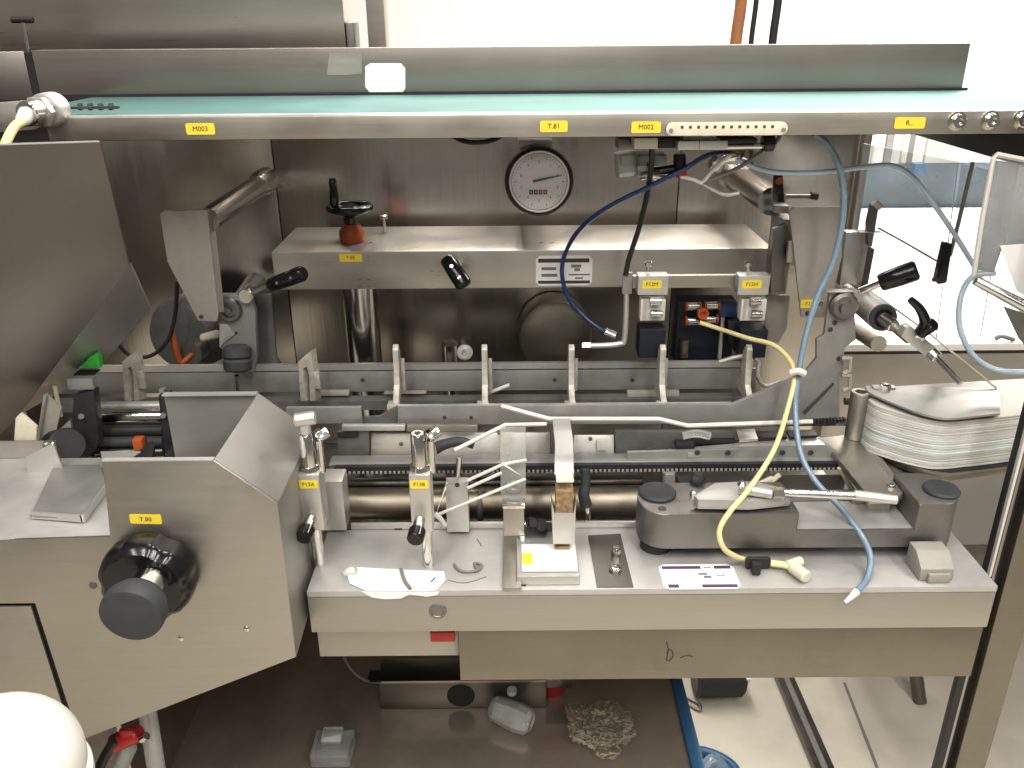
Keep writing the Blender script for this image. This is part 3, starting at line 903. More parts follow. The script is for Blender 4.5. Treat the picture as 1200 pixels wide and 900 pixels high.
# columns behind
t = thing('guide_column', P(423, 430, Y=0.93), 'shiny vertical guide column under the cross beam', 'column')
c = P(422, 345, Y=0.935)
emit('column', bm_cyl((c.x, 0.935, 1.012), (c.x, 0.935, zb0 - 0.0005), 0.0195, seg=36), 'chrome', t)
emit('collar', bm_cyl((c.x, 0.935, 1.15), (c.x, 0.935, 1.165), 0.025, seg=36, cham=0.002), 'rail_dark', t)
t = thing('spring_post', P(525, 425, Y=0.93), 'small steel post with round fitting behind the comb rail', 'post')
c = P(527, 400, Y=0.94)
emit('post', bm_cyl((c.x, 0.94, 1.012), (c.x, 0.94, c.z), 0.0105, 0.0105, cham=0.003), 'chrome', t)
emit('fitting', bm_lathe(P(545, 412, Y=0.915), (0, -1, 0.2), [(0, 0.009), (0.006, 0.009), (0.006, 0.006), (0.012, 0.006), (0.012, 0.0035), (0.004, 0.003)], 16), 'alu', t)
emit('nut', bm_cyl(P(546, 401, Y=0.92), P(546, 396, Y=0.92), 0.006, seg=6), 'chrome', t)
t = thing('domed_disc', P(652, 430, Y=0.96), 'dull round domed steel disc standing in for a reflection on the back panel behind the comb rail', 'disc')  # dome stands for a faint disc that is mostly a reflection
c = P(651, 402, Y=0.98)
emit('dome', bm_lathe(c + Vector((0, 0.06, 0)), (0, -1, 0.12), [(0, 0.045), (0.052, 0.045), (0.056, 0.0435), (0.0585, 0.038), (0.060, 0.02), (0.0605, 0.004)], 48), 'steel_low', t)

# ================================================================== SENSOR GROUP UNDER THE BEAM
t = thing('sensor_rail', P(815, 340, Y=0.84), 'flat steel rail with bent rod carrying the two sensor blocks', 'rail')
YS = 0.835
emit('rail', bm_box(P(741, 338, Y=YS), P(902, 320, Y=YS + 0.006)), 'steel_soft', t, 0.0008)
emit('bent_rod', bm_sweep([P(734, 318, Y=YS - 0.003), P(734, 350, Y=YS - 0.003), P(732, 396, Y=YS - 0.003), P(726, 403, Y=YS - 0.003), P(705, 405, Y=YS - 0.003), P(683, 405, Y=YS - 0.003)], 0.0030), 'alu', t)
emit('rod_nut', bm_cyl(P(682, 405, Y=YS - 0.004), P(692, 405, Y=YS - 0.004), 0.0048, seg=6), 'chrome', t)
emit('clamp_plate', bm_box(P(729, 345, Y=YS - 0.006), P(741, 318, Y=YS - 0.001)), 'rail_grey', t, 0.0008)
for x, txt, lab in ((764, 'F12M', 'left sensor block with yellow label on the rail under the beam'), (881, 'F12H', 'right sensor block with yellow label on the rail under the beam')):
    t = thing('sensor_block', P(x, 380, Y=YS - 0.01), lab, 'sensor', 'sensor blocks on the rail')
    yf = YS - 0.016
    emit('cap', bm_box(P(x - 17, 346, Y=yf), P(x + 17, 318, Y=YS - 0.0005)), 'alu', t, 0.0012)
    sticker(P(x, 333, Y=yf), 0.0195, 0.0088, txt, t)
    cc = P(x, 348, Y=yf + 0.004)
    emit('valve_body', bm_box(P(x - 14, 376, Y=yf + 0.003), P(x + 14, 346.5, Y=YS)), 'white_plastic', t, 0.001)
    for k, (dx, dy) in enumerate(((3, 353), (4, 368))):
        emit('fitting', bm_cyl(P(x + dx - 6, dy, Y=yf - 0.001), P(x + dx + 8, dy, Y=yf - 0.001), 0.0042, seg=14, cham=0.0008), 'chrome', t)
    emit('lens', bm_box(P(x - 11, 374, Y=yf + 0.002), P(x - 6, 350, Y=yf + 0.0028)), 'alu', t)
    emit('top_screw', bm_cyl(P(x - 4, 318, Y=YS - 0.008), P(x - 4, 311, Y=YS - 0.008), 0.0025, seg=10), 'chrome', t)
    emit('top_cap', bm_cyl(P(x - 4, 311.5, Y=YS - 0.008), P(x - 4, 306, Y=YS - 0.008), 0.0042, seg=10, cham=0.0008), 'chrome', t)
    emit('coil', bm_box(P(x - 16, 420, Y=YS + 0.004), P(x + 12, 377, Y=YS + 0.03)), 'blue_body', t, 0.002)
t = thing('valve_manifold', P(822, 430, Y=0.87), 'dark blue valve manifold with orange tipped fittings between the sensor blocks', 'valve')
emit('body', bm_box(P(790, 425, Y=0.885), P(858, 345, Y=0.91)), 'blue_body', t, 0.002)
emit('blue_section', bm_box(P(842, 372, Y=0.868), P(860, 350, Y=0.884)), 'blue_dark', t, 0.001)
for x, y in ((812, 359), (834, 358), (812, 376), (832, 374)):
    a = P(x - 7, y, Y=0.868)
    emit('fitting', bm_cyl(a, P(x + 7, y, Y=0.868), 0.0044, seg=14, cham=0.0006), 'chrome', t)
    emit('collar', bm_cyl(P(x - 9, y, Y=0.868), a, 0.0055, seg=14, cham=0.0008), 'orange', t)
    emit('push_ring', bm_cyl(P(x + 7, y, Y=0.868), P(x + 9.5, y, Y=0.868), 0.0055, seg=14, cham=0.0008), 'orange', t)
    emit('port', bm_cyl(P(x, y, Y=0.868), P(x, y, Y=0.886), 0.004, seg=10), 'steel_dark', t)
emit('elbow', bm_lathe(P(823, 366, Y=0.864), (0, -1, 0), [(0, 0.006), (0.006, 0.006), (0.006, 0.0035), (0.002, 0.003)], 16), 'orange', t)
emit('rear_rod', bm_cyl(P(847, 372, Y=0.865), P(843, 420, Y=0.865), 0.0022, seg=8), 'alu', t)
emit('amber_tube', bm_cyl(P(802, 398, Y=0.88), P(801, 418, Y=0.88), 0.005, seg=12), 'brass_steel', t)
t = thing('black_actuator', P(880, 420, Y=0.86), 'black rounded actuator hanging under the right sensor block', 'actuator')
emit('body', bm_prism([P(x, y, Y=0.865) for x, y in ((853, 376), (893, 376), (893, 405), (886, 415), (868, 417), (853, 402))], (0, 0.03, 0)), 'black_matte', t, 0.002)
emit('side_plate', bm_prism([P(x, y, Y=0.856) for x, y in ((898, 346), (926, 346), (922, 385), (912, 402), (896, 400))], (0, 0.003, 0)), 'paint_grey', t, 0.0006)

# valve cluster under conveyor
YU = 0.765
t = thing('cylinder_switch', P(800, 180, Y=YU), 'pneumatic cylinder with grey switch blocks under the conveyor rail', 'cylinder')
emit('switch_block', bm_box(P(743, 175, Y=YU - 0.02), P(767, 158, Y=YU)), 'cream', t, 0.001)
emit('body', bm_box(P(794, 176, Y=YU - 0.015), P(845, 160, Y=YU + 0.012)), 'alu', t, 0.001)
emit('body_seam', bm_box(P(819.4, 176, Y=YU - 0.0155), P(820, 160.5, Y=YU - 0.0152)), 'ink', t)
emit('black_rail', bm_box(P(845.5, 168, Y=YU - 0.013), P(880, 158, Y=YU + 0.01)), 'black_matte', t, 0.001)
emit('piston_rod', bm_cyl(P(845, 172, Y=YU - 0.004), P(898, 171, Y=YU - 0.004), 0.0028, seg=12), 'chrome', t)
emit('end_cap', bm_cyl(P(893, 168, Y=YU - 0.004), P(907, 167, Y=YU - 0.004), 0.0075, seg=18, cham=0.001), 'black', t)
emit('dark_mount', bm_box(P(724, 175, Y=YU + 0.004), P(742, 158, Y=YU + 0.03)), 'steel_dark', t, 0.001)
emit('dark_mount', bm_box(P(767.5, 174, Y=YU - 0.004), P(793.5, 156, Y=YU + 0.03)), 'black_matte', t, 0.001)
t = thing('flow_fitting', P(760, 210, Y=0.80), 'clump of steel fittings with a black and red lever under the conveyor', 'fitting')
emit('manifold', bm_box(P(728, 196, Y=0.80), P(776, 176, Y=0.83)), 'rail_grey', t, 0.002)
emit('elbow', bm_sweep([P(752, 206, Y=0.79), P(762, 205, Y=0.785), P(776, 208, Y=0.79)], 0.0038), 'chrome', t)
emit('nut', bm_cyl(P(757, 196, Y=0.79), P(765, 196, Y=0.79), 0.0055, seg=6), 'chrome', t)
emit('lever', bm_sweep([P(760, 201, Y=0.778), P(775, 200, Y=0.776), P(790, 198, Y=0.775)], (0.0032, 0.0046)), 'black', t)
emit('lever_head', bm_cyl(P(796, 180, Y=0.776), P(797, 200, Y=0.776), 0.0055, 0.0062, seg=14, cham=0.001), 'black', t)
emit('red_collar', bm_cyl(P(797, 200.2, Y=0.776), P(798, 207, Y=0.776), 0.0056, seg=14, cham=0.0008), 'red', t)
emit('clear_cup', bm_cyl(P(735, 205, Y=0.80), P(733, 178, Y=0.80), 0.011, seg=18), 'film', t)
t = thing('tube_elbow', P(850, 205, Y=0.79), 'bright steel elbow with wires where the right tube meets the conveyor', 'fitting')
emit('elbow', bm_sweep([P(838, 195, Y=0.80), P(846, 184, Y=0.795), P(860, 182, Y=0.795), P(874, 188, Y=0.80)], 0.0085, 14), 'chrome', t)
emit('nut', bm_cyl(P(868, 182, Y=0.795), P(880, 188, Y=0.795), 0.010, seg=6), 'chrome', t)
for lab, pts in (('white wire looping from the red collar to the steel elbow', ((797, 207), (812, 210), (823, 214), (832, 203), (845, 190), (856, 182))), ('grey wire rising from the white loop to the black end cap', ((823, 214), (845, 206), (868, 195), (890, 180), (908, 168), (918, 152)))):
    emit('thin_wire', bm_sweep([P(x, y, Y=0.772) for x, y in pts], 0.0018), 'white_cable' if 'white wire looping' in lab else 'ink_grey', None, label=lab, cat='wire')
emit('frayed_wire', bm_sweep([P(x, y, Y=0.785) for x, y in ((824, 215), (835, 222), (850, 228), (866, 226))], 0.002), 'alu', None, label='loose silvery wire hanging below the white loop', cat='wire')

# ---- hoses
emit('air_hose', bm_sweep([P(866, 178, Y=0.80), P(832, 181, Y=0.775), P(800, 199, Y=0.768), P(760, 219, Y=0.775), P(715, 241, Y=0.80), P(680, 268, Y=0.83), P(662, 298, Y=0.858), P(659, 325, Y=0.862), P(668, 352, Y=0.858), P(690, 376, Y=0.852), P(712, 391, Y=0.848)], 0.0023), 'blue_dark', None,
     label='dark blue air hose curving down across the information plate on the beam', cat='hose')
emit('hose_tip', bm_cyl(P(708, 388, Y=0.848), P(722, 394, Y=0.846), 0.005, seg=12, cham=0.001), 'chrome', None, label='steel push fitting at the lower end of the dark blue hose', cat='fitting')
emit('sensor_cable', bm_sweep([P(764, 172, Y=0.755), P(763, 195, Y=0.765), P(758, 230, Y=0.79), P(748, 270, Y=0.815), P(738, 300, Y=0.825), P(733, 322, Y=0.828)], 0.0026), 'black_matte', None, label='straight black cable from the switch block down to the sensor rail', cat='cable')
emit('air_hose', bm_sweep([P(858, 184, Y=0.79), P(880, 194, Y=0.785), P(910, 202, Y=0.78), P(960, 202, Y=0.78), P(1010, 196, Y=0.79), P(1045, 194, Y=0.80), P(1070, 208, Y=0.80), P(1095, 240, Y=0.80), P(1122, 280, Y=0.81), P(1145, 318, Y=0.82), P(1152, 338, Y=0.83)], 0.0024), 'blue_pale', None,
     label='pale blue air hose running right across the clear guard', cat='hose')
emit('air_hose', bm_sweep([P(1166, 320, Y=0.80), P(1140, 324, Y=0.80), P(1126, 348, Y=0.79), P(1125, 385, Y=0.78), P(1142, 418, Y=0.775), P(1170, 434, Y=0.77), P(1215, 436, Y=0.76)], 0.0028), 'blue_pale', None, label='pale blue air hose looping at the right edge', cat='hose')
hp = [P(955, 157, Y=0.765), P(972, 172, Y=0.765), P(986, 205, Y=0.765), P(988, 250, Y=0.768), P(977, 305, Y=0.77), P(957, 350, Y=0.765), P(944, 395, Y=0.755), P(936, 437, Y=0.745), P(932, 480, Y=0.73), P(938, 530, Y=0.705), P(955, 563, Y=0.685), P(985, 595, Y=0.662), P(1008, 625, Y=0.640), P(1020, 652, Y=0.626), P(1016, 678, Y=0.608), P(1004, 693, Y=0.592)]
emit('air_hose', bm_sweep(hp, 0.0028), 'blue_hose', None, label='long grey blue air hose hanging from the conveyor down to the bed edge', cat='hose')
emit('hose_end', bm_sweep([P(1004, 693, Y=0.592), P(997, 700, Y=0.588), P(990, 706, Y=0.585)], (0.0036, 0.0016)), 'white_plastic', None, label='white cut end of the long blue hose at the bed edge', cat='hose end')
t = thing('signal_cable', P(880, 660, Z=BED), 'yellow cable hanging from the orange fittings to a black splitter on the bed', 'cable')
yp = [P(820, 378, Y=0.858), P(845, 386, Y=0.85), P(875, 396, Y=0.82), P(905, 404, Y=0.79), P(924, 420, Y=0.765), P(931, 440, Y=0.745), P(924, 475, Y=0.73), P(908, 525, Y=0.69), P(880, 570, Y=0.648), P(855, 600, Y=0.629), P(843, 622, Y=0.624), P(848, 642, Y=0.622), P(862, 652, Y=0.628), P(874, 656, Y=0.634)]
emit('sheath', bm_sweep(yp, 0.0024), 'yellow_cable', t)
za = BED + 0.006
emit('splitter', bm_box(P(872, 657, Z=za) + Vector((0, -0.006, -0.0055)), P(904, 662, Z=za) + Vector((0, 0.006, 0.006))), 'black_matte', t, 0.003)
emit('clamp_wing', bm_box(P(880, 664, Z=za) + Vector((0, -0.006, -0.005)), P(890, 664, Z=za) + Vector((0, 0, 0.006))), 'black_matte', t, 0.001)
emit('branch', bm_sweep([P(903, 660, Z=za), P(918, 662, Z=za), P(930, 666, Z=za)], 0.0032), 'yellow_cable', t)
emit('connector', bm_cyl(P(928, 664, Z=za), P(946, 677, Z=za), 0.0058, seg=14, cham=0.0012), 'cream', t)
emit('connector', bm_cyl(P(922, 663, Z=za + 0.001), P(939, 657, Z=za + 0.001), 0.0045, seg=14, cham=0.0012), 'cream', t)
emit('cable_tie', bm_sweep([P(926, 437, Y=0.74), P(935, 435, Y=0.738), P(943, 438, Y=0.738)], 0.0034, 8), 'white_plastic', None, label='white cable tie joining the yellow cable and the blue hose', cat='cable tie')

# ================================================================== COMB RAILS
YR = 0.86
t = thing('rear_comb_rail', (0, YR, 1.15), 'dark grey rear rail of the transport comb', 'rail')
emit('rail', bm_box(P(60, 462, Y=YR), P(886, 430, Y=YR + 0.005)), 'rail_grey', t, 0.0008)
emit('rail_edge', bm_box(P(60, 429.6, Y=YR + 0.0003), P(880, 428.5, Y=YR + 0.0045)), 'alu', t)
emit('lower_lip', bm_box(P(60, 473, Y=0.84), P(900, 470, Y=0.855)), 'rail_dark', t)
for x in (425, 741, 650):
    screw(P(x, 445, Y=YR), (0, -1, 0), 0.0022, t, 'ink', h=0.001)
for x0, x1, y0_, y1_ in ((374, 410, 464, 456), (450, 500, 462, 457), (735, 795, 466, 456)):
    emit('spacer', bm_box(P(x0, y0_, Y=0.846), P(x1, y1_, Y=0.853)), 'paint_grey', t, 0.0006)
YQ = 0.78
t = thing('front_comb_rail', (0.1, YQ, 1.15), 'grey front rail of the transport comb with raised right end', 'rail')
emit('rail', bm_prism([P(x, y, Y=YQ) for x, y in ((466, 476), (858, 474), (902, 456), (942, 438), (957, 420), (957, 398), (966, 392), (972, 344), (1001, 338), (1003, 398), (990, 408), (988, 434), (984, 440), (984, 496), (466, 498))], (0, 0.005, 0)), 'rail_grey', t, 0.0008)
emit('rail_left', bm_box(P(337, 497, Y=YQ), P(424, 475, Y=YQ + 0.005)), 'rail_grey', t, 0.0008)
emit('notch_plate', bm_prism([P(x, y, Y=YQ + 0.006) for x, y in ((424, 490), (445, 488), (458, 480), (466, 476), (466, 497), (424, 497))], (0, 0.004, 0)), 'rail_dark', t)
emit('rail_edge', bm_box(P(466, 475.6, Y=YQ + 0.0004), P(856, 474.6, Y=YQ + 0.0045)), 'alu', t)
for x, y in ((521, 489), (552, 489)):
    screw(P(x, y, Y=YQ), (0, -1, 0), 0.0019, t, 'ink', h=0.0008)
emit('pivot', bm_lathe(P(987, 357, Y=YQ), (0, -1, 0), [(0, 0.0135), (0.006, 0.0135), (0.009, 0.011), (0.009, 0.0065), (0.014, 0.006), (0.014, 0.003)], 28), 'cast', t)
emit('top_cap', bm_box(P(970, 343, Y=YQ - 0.006), P(1003, 338, Y=YQ + 0.004)), 'alu', t, 0.0006)
for x, y in ((973, 386), (983, 420), (978, 378)):
    screw(P(x, y, Y=YQ), (0, -1, 0), 0.0024, t, 'ink', h=0.001)
emit('slot', bm_prism([P(x, y, Y=YQ - 0.0003) for x, y in ((940, 483), (962, 462), (976, 448), (978, 450), (964, 465), (943, 486))], (0, -0.0003, 0)), 'ink', t)
for k, (x, y) in enumerate(((990, 430), (990, 450))):
    emit('hook', bm_sweep([P(986, y - 10, Y=YQ - 0.004), P(996, y - 10, Y=YQ - 0.004), P(996, y + 4, Y=YQ - 0.004), P(988, y + 8, Y=YQ - 0.004)], 0.0026, 8, curved=False), 'paint_grey', t)

# comb fingers: upright thin plates across the gap, edge on to the viewer
def finger(px, lab, tall=1.0, holed=True):
    top = P(px, 411, Y=0.825)
    base = P(px, 474, Y=0.800)
    X = (top.x + base.x) / 2
    root = thing('comb_finger', (X, 0.82, base.z), lab, 'finger', 'upright comb fingers between the rails')
    W_ = 0.0030
    prof = [(0.787, 1.1835), (0.850, 1.1835), (0.846, 1.193), (0.838, 1.199), (0.838, 1.216), (0.834, 1.232), (0.826, 1.240), (0.8205, 1.236), (0.8185, 1.215), (0.814, 1.199), (0.803, 1.190)]
    zo = base.z - 1.1835
    emit('blade', bm_prism([(X - W_, y, z + zo) for y, z in prof], (2 * W_, 0, 0)), 'finger', root, 0.0007)
    emit('side_rib', bm_box((X + 0.0031, 0.828, 1.186 + zo), (X + 0.0075, 0.834, 1.222 + zo)), 'finger', root, 0.0012)
    emit('foot', bm_box((X - 0.008, 0.789, 1.1815 + zo), (X + 0.004, 0.803, 1.1870 + zo)), 'finger', root, 0.001)
    return root


def open_finger(px, lab, m=1):
    """finger that shows its window"""
    root = thing('comb_finger', P(px, 475, Y=0.82), lab, 'finger', 'upright comb fingers between the rails')
    Yf = 0.822
    pp = [(px - 12, 424), (px + 3, 411), (px + 7, 440), (px + 9, 470), (px + 2, 470), (px + 1, 440), (px - 2, 430), (px - 6, 432), (px - 4, 455), (px - 1, 470), (px - 9, 470)]
    pts = [P(px + (x - px) * m, y, Y=Yf) for x, y in pp]
    emit('blade', bm_prism(pts if m > 0 else pts[::-1], (0.004, 0.008, 0)), 'finger', root, 0.0006)
    emit('side_rib', bm_box(P(px + 8 * m, 456, Y=Yf - 0.002), P(px + 14 * m, 434, Y=Yf + 0.004)), 'finger', root, 0.001)
    return root


open_finger(155, 'comb finger with open window at the far left behind the hopper')
open_finger(361, 'comb finger with open window left of the shiny guide column')
finger(464, 'comb finger standing right of the shiny guide column')
finger(568, 'comb finger just right of the small steel post')
finger(670, 'comb finger in front of the domed disc')
finger(777, 'comb finger below the left sensor block')
finger(878, 'comb finger at the right end of the rear rail')
emit('wire_hook', bm_sweep([P(843, 424, Y=0.84), P(866, 418, Y=0.838), P(874, 420, Y=0.836), P(876, 440, Y=0.834)], 0.0024), 'finger', None, label='bent grey wire hook beside the last comb finger on the right', cat='hook')
emit('wire_hook', bm_sweep([P(884, 420, Y=0.842), P(889, 424, Y=0.842), P(888, 440, Y=0.84), P(896, 452, Y=0.84), P(915, 446, Y=0.84)], 0.0022), 'finger', None, label='curled grey wire hook right of the last comb finger', cat='hook')
emit('thin_rod', bm_cyl(P(571, 461, Y=0.838), P(597, 451, Y=0.838), 0.002, seg=8), 'white_plastic', None, label='short white rod beside the comb finger next to the steel post', cat='rod')

# ================================================================== TRANSPORT BETWEEN RAIL AND BED
t = thing('transport_chain', (0.15, 0.735, 1.05), 'black toothed transport belt with guide bar along the bed', 'belt')
YT = 0.742
emit('guide_bar', bm_box(P(385, 545, Y=YT), P(1012, 531, Y=YT + 0.02)), 'rail_grey', t, 0.0008)
a, b = P(392, 549, Y=YT - 0.004), P(1010, 546, Y=YT - 0.004)
a.z = b.z = (a.z + b.z) / 2
emit('belt', bm_box((a.x, YT - 0.006, a.z - 0.0040), (b.x, YT - 0.0004, a.z + 0.0032)), 'black_matte', t)
bm = bmesh.new()
nt_ = 118
for k in range(nt_):
    x = a.x + (b.x - a.x) * (k + 0.2) / nt_
    bm_box((x, YT - 0.0072, a.z - 0.0038), (x + (b.x - a.x) / nt_ * 0.5, YT - 0.0061, a.z - 0.0012), bm)
o = emit('teeth', bm, 'paint_grey', t, kind='stuff')
emit('rear_belt', bm_box(P(860, 500, Y=0.765), P(990, 495, Y=0.772)), 'black_matte', t)
bm = bmesh.new()
a, b = P(930, 496, Y=0.764), P(992, 492, Y=0.764)
for k in range(16):
    p = a.lerp(b, k / 16)
    bm_box(p + Vector((0, -0.002, -0.002)), p + Vector((0.0022, 0.004, 0.002)), bm)
emit('teeth', bm, 'black_matte', t, kind='stuff')

t = thing('rear_slide', (0.1, 0.785, 1.05), 'row of worn bare metal slide plates behind the toothed belt', 'slide')
for x0, x1, y0_, y1_, m, yy in ((395, 433, 538, 506, 'rail_dark', 0.772), (434, 500, 540, 508, 'brushed_tan', 0.771), (501, 645, 540, 507, 'alu', 0.773), (646, 655, 540, 507, 'rail_dark', 0.770), (672, 720, 540, 510, 'brushed_tan', 0.7715), (721, 860, 540, 506, 'rail_dark', 0.774), (400, 475, 505, 499, 'alu', 0.768), (476, 560, 506, 499, 'brushed_tan', 0.7685)):
    tl = 0.009 if m != 'rail_dark' and y0_ > 510 else 0.0
    emit('slide_plate', bm_prism([P(x0 + 0.4, y0_, Y=yy), P(x1 - 0.4, y0_, Y=yy), P(x1 - 0.4, y1_, Y=yy + tl), P(x0 + 0.4, y1_, Y=yy + tl)], (0, 0.006, -0.002 if tl else 0)), 'alu' if m == 'brushed_tan' and x0 > 600 else ('steel_soft' if m == 'brushed_tan' else m), t, 0.0008)
for x, y, m in ((592, 512, 'cream'), (705, 520, 'white_plastic')):
    emit('wear_pad', bm_box(P(x - 6, y + 8, Y=0.7725), P(x + 6, y - 6, Y=0.7755)), m, t, 0.0005)
for x, y in ((585, 507), (470, 520), (692, 514), (760, 526), (785, 527)):
    screw(P(x, y, Y=0.7708), (0, -1, 0), 0.002, t, 'cast')
emit('channel', bm_box(P(395, 512, Y=0.769), P(420, 506, Y=0.7715)), 'black_matte', t)
t = thing('cross_shaft', (0.03, 0.755, 1.07), 'long tan reflecting steel shaft behind the clamp posts', 'shaft')
a = P(398, 590, Y=0.755)
b = P(752, 588, Y=0.755)
emit('shaft', bm_cyl(a, (b.x, a.y, a.z), 0.0165, seg=32), 'brass_steel', t)
a2 = P(398, 566, Y=0.77)
emit('thin_shaft', bm_cyl(a2, (P(752, 566, Y=0.77).x, a2.y, a2.z), 0.006, seg=20), 'steel_dark', t)
for x in (560,):
    emit('collar', bm_cyl(P(x, 590, Y=0.755), P(x + 6, 590, Y=0.755), 0.0180, seg=28, cham=0.001), 'rail_dark', t)

# ================================================================== CLAMP POSTS ON THE BED
def clamp_post(px, base_y, top_y, lab, txt, headed):
    b = P(px + 8, base_y, Z=BED)
    Yp = b.y
    root = thing('clamp_post', (b.x, Yp, BED), lab, 'clamp', 'clamp posts with yellow labels on the bed')
    emit('post', bm_cyl((b.x, Yp, BED + 0.0003), (b.x, Yp, P(px, top_y + 60, Y=Yp).z), 0.0052, seg=18), 'chrome', root)
    yf = Yp - 0.012
    zb, zt_ = P(px, base_y - 38, Y=yf).z, P(px, top_y + 55, Y=yf).z
    w2 = 0.0085
    cx = P(px - 1, base_y - 60, Y=yf).x
    emit('block', bm_box((cx - w2, yf, zb), (cx + w2 + 0.001, Yp + 0.010, zt_)), 'alu', root, 0.0015)
    sticker((cx + 0.0003, yf, zt_ - 0.0085), 0.0155, 0.008, txt, root)
    # collar + upper spindle
    zz = P(px + 2, top_y + 25, Y=Yp).z
    emit('spindle', bm_lathe((cx, Yp - 0.001, zt_ + 0.0002), ZD, [(0, 0.0085), (0.004, 0.0078), (0.0045, 0.0064), (zz - zt_ + 0.014, 0.0064), (zz - zt_ + 0.016, 0.0052)], 20), 'chrome', root)
    if headed:
        emit('neck', bm_cyl((cx, Yp - 0.001, zz + 0.0164), (cx, Yp - 0.001, zz + 0.024), 0.0045, seg=14), 'alu', root)
        emit('head', bm_cyl((cx - 0.009, Yp - 0.001, zz + 0.028), (cx + 0.009, Yp + 0.003, zz + 0.029), 0.0062, seg=14, cham=0.0015), 'alu', root)
    else:
        emit('socket', bm_cyl((cx, Yp - 0.001, zz + 0.0162), (cx, Yp - 0.001, zz + 0.0166), 0.003, seg=6), 'ink', root)
    emit('side_nut', bm_cyl((cx + 0.008, Yp, zz + 0.012), (cx + 0.017, Yp + 0.004, zz + 0.016), 0.0055, seg=6), 'chrome', root, 0.0004)
    emit('side_pin', bm_cyl((cx + 0.0105, Yp - 0.002, zt_ - 0.002), (cx + 0.0105, Yp - 0.002, zz + 0.01), 0.0032, seg=12), 'chrome', root)
    # knurled knob
    k = Vector((cx - 0.001, yf, zb + 0.012))
    emit('knob_shaft', bm_cyl(k, k + Vector((-0.001, -0.012, -0.002)), 0.005, seg=16), 'chrome', root)
    emit('knob', bm_lathe(k + Vector((-0.001, -0.012, -0.002)), (-0.08, -1, -0.15), [(0, 0.0062), (0.001, 0.0072), (0.011, 0.0072), (0.012, 0.0062)], 24), 'black', root)
    return root


clamp_post(366, 660, 502, 'clamp post with black knob right beside the hopper', 'F13A', True)
clamp_post(494, 662, 502, 'second clamp post with black knob, further from the hopper', 'F13B', False)

# white box behind first post
emit('pale_block', bm_box(P(378, 622, Y=0.69), P(406, 549, Y=0.715)), 'alu', None, 0.001, label='pale aluminium block standing behind the first clamp post', cat='block')
t = thing('upright_block', P(538, 623, Y=0.70), 'upright grey aluminium block with small hole between the clamp posts and the clear strip', 'block')
emit('block', bm_box(P(524, 624, Y=0.685), P(549, 559, Y=0.70)), 'alu', t, 0.001)
emit('pin', bm_cyl(P(537, 559, Y=0.693), P(538, 536, Y=0.693), 0.0026, seg=10), 'chrome', t)
screw(P(536, 568, Y=0.685), (0, -1, 0), 0.0022, t, 'ink', h=0.0008)
t = thing('spike_fitting', P(505, 540, Y=0.70), 'small dark fitting with a grey spike behind the second clamp post', 'fitting')
emit('spike', bm_lathe(P(504, 537, Y=0.70), (0, 0, 1), [(0, 0.007), (0.01, 0.006), (0.028, 0.001)], 14), 'alu', t)
emit('body', bm_box(P(482, 540, Y=0.712), P(500, 522, Y=0.72)), 'black_matte', t, 0.003)
emit('lever', bm_sweep([P(506, 528, Y=0.715), P(520, 521, Y=0.715), P(540, 517, Y=0.715), P(555, 522, Y=0.715)], (0.006, 0.0035)), 'rubber', t)
emit('black_stopper', bm_box(P(462, 622, Y=0.695), P(472, 616, Y=0.70)), 'black_matte', None, 0.0008, label='tiny black foot at the back edge of the bed', cat='foot')

# white wires
def rod(pts, r, lab, mat='white_plastic', Y=None, curved=False):
    return emit('guide_rod', bm_sweep([P(x, y, Y=yy) for x, y, yy in pts], r, 8, curved=curved), mat, None, label=lab, cat='rod', group='thin bent guide rods')


rod(((588, 476, 0.770), (644, 491, 0.752), (772, 491, 0.748), (806, 499, 0.744), (952, 494, 0.744)), 0.0024, 'long pale steel rod bent along below the front comb rail')
rod(((532, 528, 0.70), (592, 498, 0.725), (640, 497, 0.735)), 0.0021, 'white bent rod rising behind the upright block')
t = thing('bent_wire', P(510, 605, Y=0.67), 'bent white wire frame crossing the clear strip', 'wire frame')
for pts in (((548, 563, 0.684), (590, 544, 0.69), (617, 539, 0.69)), ((548, 572, 0.682), (588, 554, 0.688)), ((588, 543, 0.690), (616, 561, 0.68), (511, 604, 0.662), (524, 566, 0.69))):
    emit('wire', bm_sweep([P(x, y, Y=yy) for x, y, yy in pts], 0.0016, 8, curved=False), 'white_plastic', t)
emit('wire_tail', bm_sweep([P(509, 602, Y=0.662), P(516, 608, Y=0.662), P(521, 616, Y=0.662)], 0.0026, 8), 'white_plastic', t)

# clear strip with metal foot
t = thing('clear_strip', P(600, 690, Z=BED), 'frosted clear strip standing on a metal foot bar left of the white pad', 'strip')
emit('strip', bm_box(P(587, 590, Y=0.697), P(616, 500, Y=0.7)), 'film', t, 0.0005)
emit('carrier', bm_box(P(590, 628, Y=0.664), P(614, 588, Y=0.6725)), 'steel_soft', t, 0.0008)
emit('carrier_tip', bm_box(P(589, 592, Y=0.662), P(615, 588, Y=0.674)), 'chrome', t, 0.0006)
a, b = P(589, 690, Z=BED + 0.003), P(611, 628, Z=BED + 0.003)
emit('foot_bar', bm_box((a.x, a.y, BED + 0.0003), (P(611, 690, Z=BED).x, b.y + 0.01, BED + 0.004)), 'steel_soft', t, 0.0008)
emit('boss', bm_lathe(P(602, 570, Y=0.6965), (0, -1, 0), [(0, 0.007), (0.002, 0.007), (0.002, 0.003), (0.0006, 0.003)], 16), 'alu', t)

